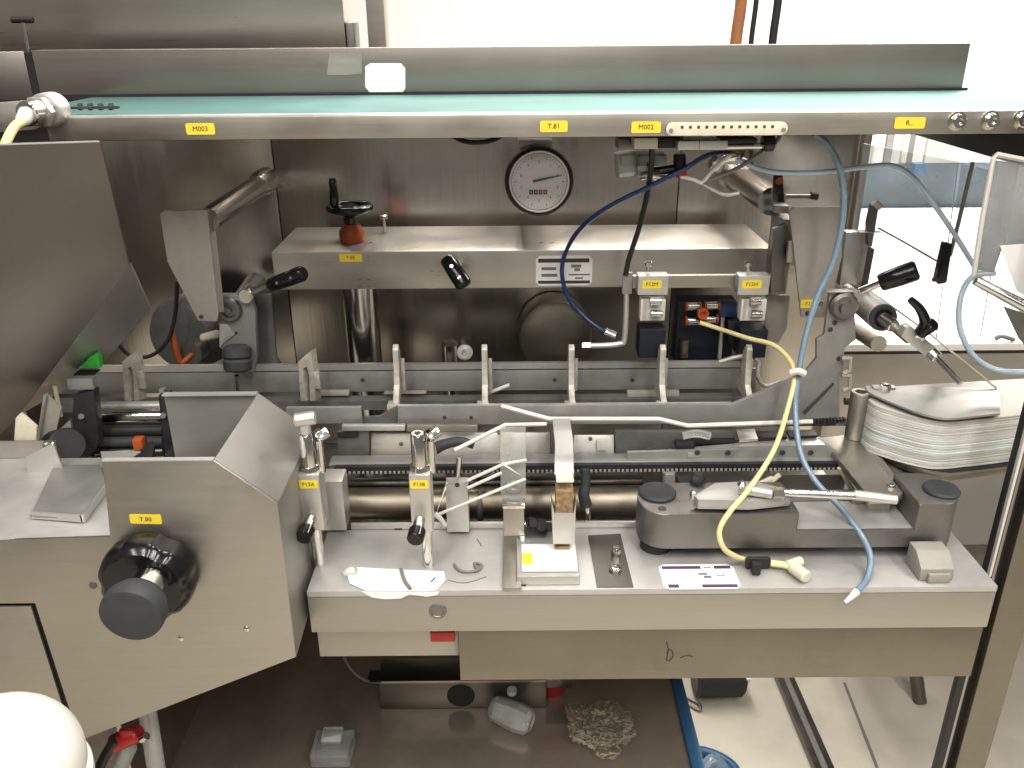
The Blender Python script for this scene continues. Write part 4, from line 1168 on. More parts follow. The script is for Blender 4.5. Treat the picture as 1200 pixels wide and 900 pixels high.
# white pad
t = thing('sensor_pad', P(645, 690, Z=BED), 'white topped square pad with yellow tab on the bed', 'pad')
a, b = P(606, 690, Z=BED + 0.012), P(682, 690, Z=BED + 0.012)
c = P(640, 627, Z=BED + 0.012)
emit('base', bm_box((a.x, YF + 0.006, BED + 0.0003), (b.x, c.y, BED + 0.009)), 'alu', t, 0.001)
a2, b2 = P(612, 680, Z=BED + 0.012), P(679, 680, Z=BED + 0.012)
emit('white_top', bm_box((a2.x, YF + 0.012, BED + 0.0093), (b2.x, c.y - 0.014, BED + 0.0118)), 'white_paper', t, 0.0006)
ty = P(618, 655, Z=BED + 0.012)
emit('yellow_tab', bm_box(ty + Vector((-0.0045, -0.008, 0)), ty + Vector((0.0045, 0.008, 0.0006))), 'label_yellow', t)
cc = P(612, 631, Z=BED + 0.009)
emit('screw', bm_lathe(cc, ZD, [(0, 0.0042), (0.003, 0.0042), (0.004, 0.003)], 14), 'chrome', t)
emit('screw', bm_cyl(P(614, 688, Y=YF + 0.006), P(614, 688, Y=YF + 0.0045), 0.0022, seg=10), 'black_matte', t)

# arched spring strip with wooden core block
t = thing('hold_down', P(660, 640, Y=0.645), 'arched steel hold-down strip running into a cream block with brown core', 'hold-down')
emit('block', bm_prism([P(x, y, Y=0.640) for x, y in ((646, 585), (650, 602), (672, 602), (675, 585), (674, 638), (648, 638))], (0, 0.014, 0)), 'alu', t, 0.001)
emit('wood_core', bm_box(P(651, 601.5, Y=0.6415), P(671, 566, Y=0.655)), 'wood_block', t, 0.0006)
emit('core_cap', bm_box(P(652, 566, Y=0.641), P(671.5, 554, Y=0.6555)), 'cream', t, 0.0008)
emit('core_foot', bm_box(P(650, 641, Y=0.642), P(667, 638.3, Y=0.652)), 'wood_block', t)
emit('spring_strip', bm_strip([P(659, 490, Y=0.775), P(658, 490.5, Y=0.755), P(658, 494, Y=0.735), P(659, 503, Y=0.712), P(661, 520, Y=0.688), P(661, 540, Y=0.664), P(661, 556, Y=0.655)], 0.0165, 0.0014, XD), 'steel_bed', t)
t = thing('small_valve', P(632, 620, Y=0.70), 'small black knobbed fitting between the clear strip and the hold-down', 'fitting')
for x, y, r in ((622, 612, 0.005), (632, 615, 0.006), (642, 617, 0.004)):
    emit('knob', bm_cyl(P(x, y, Y=0.69), P(x + 3, y + 1, Y=0.675), r, seg=14, cham=0.001), 'black_matte', t)
emit('stem', bm_cyl(P(614, 614, Y=0.692), P(650, 616, Y=0.692), 0.003, seg=10), 'chrome', t)
t = thing('black_link', P(687, 590, Y=0.70), 'black drop link hanging from the toothed belt right of the hold-down', 'link')
emit('link', bm_sweep([P(686, 550, Y=0.715), P(686, 566, Y=0.712), P(684, 580, Y=0.708), P(687, 592, Y=0.708)], (0.0045, 0.006)), 'rubber', t)
emit('pin', bm_cyl(P(688, 592, Y=0.708), P(689, 612, Y=0.708), 0.003, seg=10), 'chrome', t)
# clear pocket plate
t = thing('recess_plate', P(715, 690, Z=BED), 'narrow brownish steel plate with a shiny screw let into the bed', 'plate')
q = [P(689, 628, Z=BED + 0.0003), P(727, 626, Z=BED + 0.0003), P(743, 691, Z=BED + 0.0003), P(700, 692, Z=BED + 0.0003)]
for v in q[2:]:
    v.y = max(v.y, YF + 0.002)
emit('plate', bm_prism(q, (0, 0, 0.0006)), 'steel_guard', t)
c = P(721, 668, Z=BED + 0.001)
emit('screw', bm_lathe(c, ZD, [(0, 0.0055), (0.002, 0.0055), (0.003, 0.004), (0.003, 0.002), (0.0015, 0.002)], 16), 'chrome', t)
emit('screw', bm_lathe(P(722, 650, Z=BED + 0.001), ZD, [(0, 0.0045), (0.006, 0.0042), (0.008, 0.003)], 14), 'chrome', t)

# white patch standing for a blanked-out area of the bed
zp = BED + 0.0008
pp = ((405, 668), (414, 665), (470, 668), (520, 670), (522, 680), (512, 692), (498, 697), (478, 694), (470, 700), (452, 701), (430, 698), (410, 684))
bm = bm_prism([P(x, min(y, 693), Z=zp) for x, y in pp], (0, 0, 0.0005))
t = thing('blanked_patch', P(460, 690, Z=BED), 'ragged white patch over a blanked-out area on the bed in front of the clamp posts', 'patch')
emit('sheet', bm, 'white_paper', t)
emit('overhang', bm_prism([P(x, y, Y=YF - 0.0008) for x, y in ((424, 693), (515, 693), (512, 697), (500, 699), (480, 696), (470, 701), (452, 702), (436, 700))], (0, -0.0004, 0)), 'white_paper', t)
emit('clip', bm_sweep([P(470, 667, Z=zp + 0.002), P(474, 680, Z=zp + 0.002), P(481, 690, Z=zp + 0.002)], 0.0016), 'ink_grey', t)
emit('pen_mark', bm_sweep([P(505, 682, Z=zp + 0.0006), P(510, 677, Z=zp + 0.0006)], 0.0007, 6), 'ink', t)
emit('film_curl', bm_sweep([P(404, 672, Z=zp + 0.003), P(410, 668, Z=zp + 0.006), P(417, 669, Z=zp + 0.003)], 0.003), 'film', None, label='small clear film curl at the left tip of the blanked-out patch', cat='film')
emit('wire_offcut', bm_sweep([P(x, y, Z=BED + 0.0015) for x, y in ((532, 661), (538, 668), (548, 670), (560, 668), (564, 662), (556, 660), (560, 668))], 0.0012), 'ink_grey', None, label='curled dark wire offcut lying on the bed', cat='wire')
emit('pencil_mark', bm_sweep([P(x, y, Z=BED + 0.0002) for x, y in ((525, 680), (545, 683), (570, 676))], 0.0005, 6), 'ink_grey', BEDO)
emit('scratch', bm_sweep([P(x, y, Z=BED + 0.0002) for x, y in ((559, 632), (562, 636), (564, 640))], 0.0006, 6), 'ink_grey', BEDO)

# info plate on bed
t = thing('bed_plate_label', P(818, 690, Z=BED), 'white and purple printed label on the bed in front of the cast arm', 'sticker')
cL = P(819, 676, Z=BED)
Lw, Lh = 0.066, (P(819, 662, Z=BED).y - P(819, 691, Z=BED).y)
s, bar = info_plate(cL, Lw, Lh, t, XD, YD)
bar(-0.46, 0.06, 0.30, 0.42, 'ink_purple')
bar(0.24, 0.46, 0.30, 0.42, 'ink_purple')
bar(-0.44, -0.30, -0.45, -0.32, 'ink_purple')
bar(0.0, 0.46, -0.45, -0.33, 'ink_purple')
for u0, u1, v0, v1 in ((0.0, 0.12, 0.05, 0.13), (0.06, 0.16, -0.08, 0.02), (0.24, 0.34, 0.0, 0.03), (0.24, 0.25, 0.0, 0.14), (0.33, 0.34, 0.0, 0.14), (0.10, 0.20, 0.34, 0.38)):
    bar(u0, u1, v0, v1, 'ink_grey')

# ================================================================== CAST ARM ON THE RIGHT OF THE BED
t = thing('cast_arm', P(930, 655, Z=BED), 'long dark cast metal arm with two round caps lying on the bed', 'arm')
YM0 = 0.640
zA0 = P(900, 642, Y=YM0).z
zA1 = P(800, 603, Y=YM0).z
xA0, xA1 = P(748, 610, Y=0.66).x, P(936, 610, Y=YM0).x
xA2 = P(1074, 610, Y=YM0).x
xA3 = P(1127, 610, Y=YM0).x
YM1 = P(770, 566, Z=zA1).y
zL = P(1000, 622, Y=YM0).z
rr = (YM1 - YM0) / 2


def rounded(x0, x1, y0_, y1_, rl, rr_, n=8):
    pts = []
    for cx, cy, r, a0 in ((x0 + rl, y0_ + rl, rl, math.pi), (x1 - rr_, y0_ + rr_, rr_, 1.5 * math.pi), (x1 - rr_, y1_ - rr_, rr_, 0), (x0 + rl, y1_ - rl, rl, math.pi / 2)):
        for k in range(n + 1):
            a = a0 + math.pi / 2 * k / n
            pts.append((cx + r * math.cos(a), cy + r * math.sin(a)))
    return pts


zB1 = P(1100, 591, Y=YM0).z
bm = bm_prism([(x, y, zA0) for x, y in rounded(xA0, xA3, YM0, YM1, rr * 0.85, 0.017)], (0, 0, zL - zA0))
bm_prism([(x, y, zL) for x, y in rounded(xA0, xA1, YM0, YM1, rr * 0.85, 0.0015)], (0, 0, zA1 - zL), bm)
bm_prism([(x, y, zL) for x, y in rounded(xA2, xA3, YM0, YM1, 0.0015, 0.017)], (0, 0, zB1 - zL), bm)
es = [e for e in bm.edges if (abs(e.verts[0].co.z - zA1) < 1e-5 and abs(e.verts[1].co.z - zA1) < 1e-5) or (abs(e.verts[0].co.z - zB1) < 1e-5 and abs(e.verts[1].co.z - zB1) < 1e-5)]
bmesh.ops.bevel(bm, geom=es, offset=0.002, segments=3, affect='EDGES', profile=0.5, clamp_overlap=True)
emit('arm_body', bm, 'cast', t)
emit('lit_recess_sheet', bm_box((xA1 + 0.0004, YM0 + 0.003, zL + 0.0002), (xA2 - 0.0004, YM1 - 0.0065, zL + 0.0006)), 'steel_bed', t)  # paler sheet imitates light falling on the floor of the recess
emit('recess_back', bm_box((xA1 + 0.0004, YM1 - 0.006, zL + 0.0003), (xA2 - 0.0004, YM1 - 0.0005, zA1 - 0.008)), 'cast', t, 0.0008)
c = P(770, 578, Z=zA1)
emit('cap', bm_lathe(c + ZD * 0.0003, ZD, [(0, 0.0172), (0.0015, 0.0172), (0.003, 0.0158), (0.003, 0.012), (0.0026, 0.011)], 36), 'rubber', t)
c = P(1103, 575, Z=zB1)
emit('cap', bm_lathe(c + ZD * 0.0003, ZD, [(0, 0.0158), (0.0015, 0.0158), (0.003, 0.0145), (0.003, 0.012), (0.0026, 0.011)], 36), 'rubber', t)
emit('hole', bm_lathe(P(776, 596, Z=zA1), ZD, [(0, 0.0038), (0.0004, 0.0038)], 16), 'ink', t)
for x in (771, 1098):
    c = P(x, 650, Z=BED)
    emit('foot', bm_lathe((c.x, 0.664, BED + 0.0003), ZD, [(0, 0.0145), (0.010, 0.0145), (zA0 - BED - 0.0006, 0.013)], 24), 'black_matte', t)

# small link plate riding on the arm
zi = P(870, 584, Z=1.2).z
t = thing('pivot_link', P(860, 605, Z=zA1), 'pale rounded link plate with black knob and adjusting rod on the cast arm', 'link')
pz = zA1 + 0.0025
pts = [P(x, y, Z=pz + 0.006) for x, y in ((813, 585), (818, 590), (880, 591), (926, 586), (929, 582), (905, 573), (880, 568), (838, 570))]
emit('link_plate', bm_prism([q_ + ZD * 0.004 for q_ in pts], (0, 0, -0.0098)), 'steel_bed', t, 0.0008)
emit('knob', bm_box(P(797, 574, Y=0.70), P(828, 556, Y=0.722)), 'black_matte', t, 0.005)
emit('knob_cap', bm_cyl(P(812, 562, Y=0.70), P(824, 566, Y=0.694), 0.009, seg=16, cham=0.002), 'black_matte', t)
zr = pz + 0.0155
emit('screw', bm_lathe(P(812, 583, Z=pz + 0.0062), ZD, [(0, 0.003), (0.006, 0.003), (0.007, 0.002)], 12), 'chrome', t)
emit('clevis', bm_cyl(P(866, 572, Z=zr), P(906, 579, Z=zr), 0.0052, 0.0045, seg=16, cham=0.001), 'alu', t)
emit('nut', bm_cyl(P(905, 578, Z=zr), P(918, 578, Z=zr), 0.0055, seg=6), 'chrome', t)
emit('rod', bm_cyl(P(917, 577, Z=zr), P(1002, 581, Z=zr), 0.0036, seg=16), 'chrome', t)
emit('rod', bm_cyl(P(1000, 580, Z=zr), P(1052, 586, Z=zr), 0.0046, 0.004, seg=16, cham=0.001), 'alu', t)
emit('cream_end', bm_box(P(1018, 597, Z=zL), P(1034, 586, Z=zL) + Vector((0, 0, 0.008))), 'cream', t, 0.001)
emit('fork', bm_box(P(998, 592, Z=zL), P(1056, 584, Z=zL) + Vector((0, 0, 0.009))), 'brass_steel', t, 0.0015)
emit('bead', bm_lathe(P(869, 571, Z=zr + 0.004), ZD, [(0, 0.003), (0.003, 0.0042), (0.006, 0.002)], 12), 'chrome', t)

# grey wedge block at bed end
t = thing('wedge_block', P(1095, 690, Z=BED), 'small brownish grey wedge block at the right end of the bed', 'block')
a = P(1078, 686, Z=BED)
x0, x1 = P(1076, 670, Y=0.612).x, P(1115, 670, Y=0.612).x
emit('body', bm_prism([(x0, 0.608, BED + 0.0003), (x0, 0.636, BED + 0.0003), (x0, 0.636, BED + 0.022), (x0, 0.622, BED + 0.022), (x0, 0.608, BED + 0.012)], (x1 - x0, 0, 0)), 'paint_grey', t, 0.001)
emit('step', bm_box((x0 + 0.006, 0.604, BED + 0.0003), (x1 - 0.004, 0.6078, BED + 0.009)), 'paint_grey', t, 0.0008)

# ================================================================== TRANSFER BRACKET (long arm + elbow plate)
t = thing('transfer_bracket', P(1000, 530, Y=0.76), 'flat steel bracket bending from the slide towards the round cap', 'bracket')
zT = P(985, 515, Y=0.775).z
q = [P(x, y, Z=zT) for x, y in ((958, 513), (1000, 508), (1059, 577), (1052, 582), (1019, 583), (974, 527))]
emit('elbow_plate', bm_prism(q, (0, 0, -0.007)), 'steel_soft', t, 0.0012)
q = [P(x, y, Z=zT - 0.0004) for x, y in ((806, 524), (957, 511), (972, 516), (972, 522), (806, 531))]
emit('long_arm', bm_prism(q, (0, 0, -0.005)), 'steel_bed', t, 0.0008)
screw(P(1044, 571, Z=zT), ZD, 0.004, t)
emit('front_plate', bm_prism([P(x, y, Y=0.750) for x, y in ((735, 540), (735, 530), (970, 523), (1000, 540), (1000, 545), (735, 545))], (0, 0.004, 0)), 'rail_grey', t, 0.0006)
for x in (817, 853, 917, 950):
    screw(P(x, 530, Y=0.750), (0, -1, 0), 0.0028, t, 'ink', h=0.0015)
for x0, x1, y0_, y1_ in ((812, 862, 521, 511), (888, 922, 517, 508), (925, 958, 515, 507)):
    emit('black_pad', bm_prism([P(x, y, Z=zT + 0.0005) for x, y in ((x0, y0_), (x1, y0_ - 2), (x1 - 4, y1_ - 1), (x0 - 4, y1_))], (0, 0, 0.003)), 'black_matte', t, 0.0008)
emit('silver_pad', bm_prism([P(x, y, Z=zT + 0.0005) for x, y in ((866, 519), (888, 517), (884, 505), (862, 506))], (0, 0, 0.003)), 'alu', t, 0.0008)
emit('dark_tip', bm_box(P(792, 527, Y=0.752), P(812, 514, Y=0.765)), 'black_matte', t, 0.002)
emit('scrap_film', bm_sweep([P(800, 511, Y=0.757), P(815, 508, Y=0.757), P(832, 511, Y=0.757)], 0.004), 'film', t)
# linkage below bracket
t = thing('link_rods', P(965, 600, Y=0.74), 'tangle of thin cream and steel link rods below the transfer bracket', 'linkage')
for pts in (((984, 548), (992, 562), (1002, 580)), ((988, 545), (1010, 570), (1020, 584)), ((906, 560), (888, 568), (878, 574)), ((914, 556), (902, 566), (893, 575))):
    emit('rod', bm_sweep([P(x, y, Y=0.728) for x, y in pts], 0.0026, 8), 'cream', t)
emit('tan_plate', bm_box(P(905, 578, Y=0.735), P(990, 556, Y=0.738)), 'steel_soft', t)
emit('post', bm_cyl(P(783, 572, Y=0.735), P(784, 553, Y=0.735), 0.006, seg=16), 'alu', t)

# upright roller
c = P(1000, 512, Z=zT + 0.0005)
t = thing('upright_roller', c, 'upright hollow steel roller next to the white card stack', 'roller')
ztop_r = P(1000, 459, Y=c.y).z
emit('sleeve', bm_lathe(c, ZD, [(0, 0.0088), (ztop_r - c.z - 0.001, 0.0095), (ztop_r - c.z, 0.009), (ztop_r - c.z, 0.0055), (ztop_r - c.z - 0.02, 0.005)], 28), 'steel_soft', t)
emit('collar', bm_cyl(P(990, 470, Y=c.y + 0.016), P(1018, 470, Y=c.y + 0.016), 0.004, seg=12), 'rail_dark', t)

# ================================================================== CARD STACK
zs0, zs1 = P(1110, 549, Y=0.722).z, P(1110, 493, Y=0.722).z
base_px = ((1014, 462), (1019, 469), (1030, 476), (1056, 484), (1080, 490), (1100, 493.5), (1118, 494), (1140, 492), (1170, 489), (1260, 478), (1260, 440), (1015, 454))
t = thing('card_stack', P(1110, 550, Y=0.722), 'stack of white and greenish card layers under a steel plate, right edge', 'stack')
NL = 20
h = (zs1 - zs0) / NL
plan = smooth_path([P(x, y, Z=zs1) for x, y in base_px[:10]], 4) + [P(x, y, Z=zs1) for x, y in base_px[10:]]
cxy = Vector((sum(p.x for p in plan) / len(plan), sum(p.y for p in plan) / len(plan), 0))
for k in range(NL):
    s = 1 + random.uniform(-0.003, 0.002)
    off = Vector((random.uniform(-0.0005, 0.0005), random.uniform(-0.0005, 0.0005), 0))
    z = zs0 + h * k
    hh = h * random.uniform(0.93, 0.985)
    emit('card_layer', bm_prism([Vector((cxy.x + (p.x - cxy.x) * s, cxy.y + (p.y - cxy.y) * s, z)) + off for p in plan], (0, 0, hh)), random.choice(['reel_white', 'reel_green', 'reel_white', 'reel_tan']), t, 0.0004, seg=1)
pl_px = ((1014, 452), (1018, 459), (1032, 466), (1056, 476), (1078, 484), (1100, 489), (1118, 490), (1145, 487), (1172, 484), (1172, 455), (1040, 452))
zpl = zs1 + 0.0045
t2 = thing('press_plate', P(1100, 480, Z=zpl), 'bright curved steel press plate lying on the card stack', 'plate')
emit('plate', bm_prism(smooth_path([P(x, y, Z=zpl + 0.002) for x, y in pl_px[:9]], 4) + [P(x, y, Z=zpl + 0.002) for x, y in pl_px[9:]], (0, 0, -0.002)), 'steel_plate', t2, smooth=False)
emit('rib', bm_box(P(1030, 470, Z=zs1 + 0.0006), P(1090, 462, Z=zs1 + 0.0006) + Vector((0, 0, 0.0018))), 'rail_dark', t2)
emit('nut', bm_lathe(P(1037, 455, Z=zpl + 0.0022), ZD, [(0, 0.0055), (0.004, 0.0055), (0.005, 0.004)], 6), 'chrome', t2)
emit('tab', bm_box(P(1024, 456, Z=zpl + 0.0022), P(1046, 452, Z=zpl + 0.0022) + Vector((0, 0, 0.0015))), 'alu', t2, 0.0005)
t = thing('stack_table', P(1090, 560, Y=0.74), 'dark curved table plate carrying the card stack', 'plate')
tp = ((1004, 500), (1012, 516), (1035, 532), (1062, 545), (1090, 554), (1115, 557), (1150, 553), (1270, 538), (1270, 500))
emit('table', bm_prism([P(x, y, Z=zs0 - 0.0006) for x, y in tp], (0, 0, -0.006)), 'brass_steel', t, 0.001)
emit('rubber_mat', bm_prism([P(x, y - 3, Z=zs0 - 0.0003) for x, y in tp], (0, 0, -0.0002)), 'black_matte', t)
emit('pillar', bm_prism([P(x, y, Y=0.735) for x, y in ((1046, 552), (1098, 556), (1098, 600), (1062, 600), (1062, 572))], (0, 0.03, 0)), 'rail_dark', t, 0.001)
emit('pillar_arm', bm_box(P(1058, 610, Y=0.70), P(1080, 560, Y=0.733)), 'cast', t, 0.001)

# ================================================================== RIGHT TUBE WITH ROD
t = thing('adjusting_tube', P(1000, 360, Y=0.86), 'thick steel tube with a thin rod pointing down right at the card stack', 'tube')
a0, a1 = P(972, 322, Y=1.0), P(1034, 372, Y=0.80)
a1 = Vector((a0.x, 0.80, a0.z)).lerp(a1, 1.0)
emit('tube', bm_cyl(a0, a1, 0.0140, seg=32), 'alu', t)
dr = (a1 - a0).normalized()
emit('dark_end', bm_lathe(a1 + dr * 0.0002, dr, [(0, 0.0132), (0.003, 0.0132), (0.003, 0.0092), (-0.0, 0.009)], 28), 'rubber', t)
emit('nut', bm_cyl(a1, P(1048, 383, Y=0.785), 0.0075, 0.0068, seg=16, cham=0.001), 'chrome', t)
e0, e1, e2 = P(1046, 381, Y=0.79), P(1100, 424, Y=0.735), P(1126, 449, Y=0.712)
emit('shaft', bm_cyl(e0, P(1066, 398, Y=0.77), 0.005, seg=14), 'steel_soft', t)
emit('clamp_block', bm_prism([P(x, y, Y=0.762) for x, y in ((1062, 384), (1068, 382), (1102, 412), (1098, 420), (1088, 420), (1056, 395))], (0, 0.012, 0)), 'alu', t, 0.001)
emit('ferrule', bm_cyl(P(1090, 413, Y=0.748), P(1098, 420, Y=0.742), 0.0062, seg=14, cham=0.0008), 'chrome', t)
emit('rod', bm_cyl(P(1097, 419, Y=0.742), e2, 0.0028, seg=12), 'chrome', t)
emit('under_tube', bm_cyl(P(1000, 385, Y=0.95), P(1030, 403, Y=0.88), 0.009, seg=20), 'cream', t)
t = thing('crank_lever', P(1083, 390, Y=0.76), 'small curved black clamp lever on the thin rod', 'lever')
emit('lever', bm_sweep([P(1067, 351, Y=0.752), P(1078, 362, Y=0.752), P(1084, 376, Y=0.754), P(1082, 388, Y=0.757)], (0.0032, 0.0062), 12), 'black', t)
emit('hub', bm_cyl(P(1078, 390, Y=0.76), P(1094, 379, Y=0.75), 0.0066, seg=16, cham=0.001), 'black', t)
emit('stem', bm_cyl(P(1076, 392, Y=0.762), P(1080, 396, Y=0.764), 0.004, seg=10), 'chrome', t)

# ================================================================== CLEAR GUARD ON THE RIGHT
t = thing('clear_guard', P(1100, 450, Y=0.9), 'large clear acrylic guard pane behind the blue hose on the right', 'guard')
XG = 0.455
ya, yb_ = 0.80, 1.02
g0, g1 = P(1015, 160, X=0.438), P(1100, 310, X=XG)
emit('pane', bm_prism([P(x, y, Y=0.90) for x, y in ((1012, 168), (1124, 190), (1098, 398), (1000, 300))], (0, 0.003, 0)), 'acrylic', t, 0.0005)
emit('pane', bm_prism([P(x, y, Y=0.885) for x, y in ((1128, 192), (1182, 205), (1150, 395), (1102, 395))], (0, 0.003, 0)), 'acrylic', t, 0.0005)
emit('pane_edge', bm_sweep([P(1140, 190, Y=0.88), P(1123, 262, Y=0.88), P(1113, 300, Y=0.88)], 0.0022, 8, curved=False), 'rail_grey', t)
emit('edge_line', bm_sweep([P(1029, 267, Y=0.893), P(1060, 284, Y=0.89), P(1098, 306, Y=0.885)], 0.0011, 6, curved=False), 'ink_grey', t)
emit('edge_line', bm_sweep([P(1030, 348, Y=0.86), P(1088, 390, Y=0.83), P(1168, 455, Y=0.78)], 0.0011, 6, curved=False), 'cream', t)
emit('catch', bm_prism([P(x, y, Y=0.868) for x, y in ((1107, 284), (1117, 286), (1110, 332), (1100, 334), (1097, 328))], (0, 0.009, 0)), 'black', t, 0.002)
emit('catch_pin', bm_cyl(P(1093, 328, Y=0.866), P(1100, 327, Y=0.866), 0.0024, seg=8), 'rubber', t)
t = thing('hinge_post', P(1012, 340, Y=0.87), 'narrow steel hinge post with dark catch at the guard edge', 'post')
emit('post', bm_prism([P(x, y, Y=0.885) for x, y in ((992, 272), (1022, 272), (1015, 335), (984, 335))], (0, 0.012, 0)), 'alu', t, 0.001)
emit('catch', bm_prism([P(x, y, Y=0.87) for x, y in ((1022, 240), (1030, 243), (1026, 268), (1022, 290), (1017, 288), (1017, 262))], (0, 0.008, 0)), 'rail_dark', t, 0.001)
emit('catch_tip', bm_cyl(P(1024, 237, Y=0.872), P(1031, 243, Y=0.872), 0.004, seg=10), 'white_plastic', t)
emit('shelf_plate', bm_box(P(1008, 273, Y=0.868), P(1030, 270, Y=0.876)), 'alu', t)
emit('lower_strut', bm_prism([P(x, y, Y=0.872) for x, y in ((1020, 290), (1025, 292), (1016, 340), (1011, 340))], (0, 0.006, 0)), 'steel_dark', t)

t = thing('guard_door', P(1160, 330, Y=0.70), 'clear door pane with pale edge and steel handle at the right edge', 'door')
YDG = 0.72
emit('pane', bm_prism([P(x, y, Y=YDG) for x, y in ((1166, 182), (1260, 200), (1220, 350), (1141, 322))], (0, 0.005, 0)), 'acrylic', t, 0.0006)
emit('pane_edge', bm_sweep([P(1260, 199, Y=YDG), P(1168, 181, Y=YDG), P(1164, 186, Y=YDG), P(1150, 262, Y=YDG), P(1141, 322, Y=YDG)], 0.0022, 8, curved=False), 'white_plastic', t)
emit('grey_stile', bm_prism([P(x, y, Y=YDG + 0.02) for x, y in ((1170, 190), (1193, 192), (1176, 288), (1165, 320), (1150, 318))], (0, 0.01, 0)), 'rail_grey', t, 0.001)
emit('clear_stile', bm_prism([P(x, y, Y=YDG + 0.024) for x, y in ((1194, 195), (1230, 200), (1225, 290), (1177, 288))], (0, 0.006, 0)), 'alu', t, 0.001)
emit('white_card', bm_prism([P(x, y, Y=YDG - 0.003) for x, y in ((1172, 288), (1230, 284), (1225, 360), (1192, 342))], (0, 0.0006, 0)), 'white_paper', t)
emit('handle', bm_cyl(P(1142, 328, Y=YDG - 0.008), P(1230, 374, Y=YDG - 0.03), 0.0042, 0.0062, seg=16, cham=0.001), 'chrome', t)
emit('grey_wedge', bm_prism([P(x, y, Y=YDG) for x, y in ((1178, 360), (1215, 372), (1215, 420), (1196, 398))], (0, 0.004, 0)), 'rail_grey', t)

# steel corner post
t = thing('corner_post', (0.45, 0.68, 0), 'upright steel frame post with black rubber seal at the right edge', 'post')
YPp = 0.655
xa = P(1176, 600, Y=YPp).x
emit('seal', bm_box((xa, YPp + 0.004, 0.003), (xa + 0.008, YPp + 0.011, 1.75)), 'black_matte', t, 0.001)
emit('lip', bm_box((xa + 0.0085, YPp + 0.006, 0.003), (xa + 0.012, YPp + 0.011, 1.75)), 'steel_soft', t, 0.0008)
emit('seal', bm_box((xa + 0.0124, YPp + 0.010, 0.003), (xa + 0.018, YPp + 0.014, 1.75)), 'black_matte', t, 0.0008)
emit('profile', bm_box((xa + 0.0184, YPp, 0.003), (xa + 0.050, YPp + 0.014, 1.75)), 'steel_low', t, 0.002)
emit('front_lip', bm_box((xa + 0.001, YPp - 0.001, BED - 0.03), (xa + 0.0035, YPp + 0.0035, 1.75)), 'white_plastic', t, 0.0005)

# ================================================================== HOPPER BOX AND FRONT PLATE
YH, YH2 = 0.565, 0.688
t = thing('hopper_box', (-0.3, 0.62, 0.9), 'open topped steel hopper box with slanted corner at the lower left', 'hopper')
fp = [P(x, y, Y=YH) for x, y in ((-60, 635), (129, 629), (120, 541), (250, 540), (325, 590), (347, 770), (93, 868), (41, 707), (-60, 708))]
emit('front_plate', bm_prism(fp, (0, 0.0025, 0)), 'steel_soft', t, 0.0005)
A, B, Cc = P(120, 541, Y=YH), P(250, 540, Y=YH), P(325, 590, Y=YH)
D = P(347, 770, Y=YH)
k = 0.0026
emit('slant_plate', bm_prism([B + YD * k, Cc + YD * k, Cc + YD * (YH2 - YH), B + YD * (YH2 - YH)], Vector((-0.0012, 0, -0.0014))), 'alu_blue', t)
emit('side_plate', bm_prism([Cc + YD * k + Vector((0, 0, -0.0002)), D + YD * k, D + YD * 0.045 + ZD * 0.004, Vector((Cc.x, YH2, BED + 0.003)), Vector((Cc.x, YH2, Cc.z - 0.0002))], (-0.002, 0, 0)), 'alu_blue', t)
emit('back_plate', bm_prism([(A.x, YH2 + 0.0003, A.z), (B.x, YH2 + 0.0003, B.z), (Cc.x, YH2 + 0.0003, Cc.z), (Cc.x, YH2 + 0.0003, 1.04), (A.x, YH2 + 0.0003, 1.04)], (0, 0.002, 0)), 'alu_blue', t, 0.0004)
emit('back_fold', bm_box((A.x, YH2 - 0.004, A.z + 0.0002), (B.x, YH2 + 0.0025, A.z + 0.0016)), 'steel_bed', t)
emit('front_fold', bm_box((A.x, YH - 0.0006, A.z + 0.0002), (B.x, YH + 0.004, A.z + 0.0012)), 'steel_bed', t)
emit('inner_floor', bm_box((A.x - 0.12, YH + 0.004, 1.16), (B.x + 0.01, YH2 - 0.001, 1.165)), 'steel_dark', t)
for x, y, m in ((212, 748, 'chrome'), (289, 737, 'chrome')):
    emit('rivet', bm_lathe(P(x, y, Y=YH), (0, -1, 0), [(0, 0.0026), (0.0008, 0.0024), (0.0014, 0.0012)], 12), m, t)
emit('bore', bm_lathe(P(109, 686, Y=YH), (0, -1, 0), [(0, 0.0034), (0.0005, 0.0032), (0.0005, 0.002)], 14), 'steel_dark', t)
sticker(P(171, 608, Y=YH), 0.0245, 0.0085, 'T.80', t, tilt=-0.03)
# smudges around knob
# lower left door
t = thing('lower_door', (-0.38, 0.567, 0.75), 'steel access door left of the hopper plate with a dark gap', 'door')
emit('door_sheet', bm_prism([P(x, y, Y=YH) for x, y in ((-60, 712), (36, 711), (86, 868), (108, 960), (-60, 960))], (0, 0.0025, 0)), 'steel_soft', t, 0.0006)
emit('dark_gap', bm_prism([P(x, y, Y=YH + 0.004) for x, y in ((-60, 700), (46, 700), (98, 868), (118, 960), (-60, 960))], (0, 0.003, 0)), 'black_matte', t)

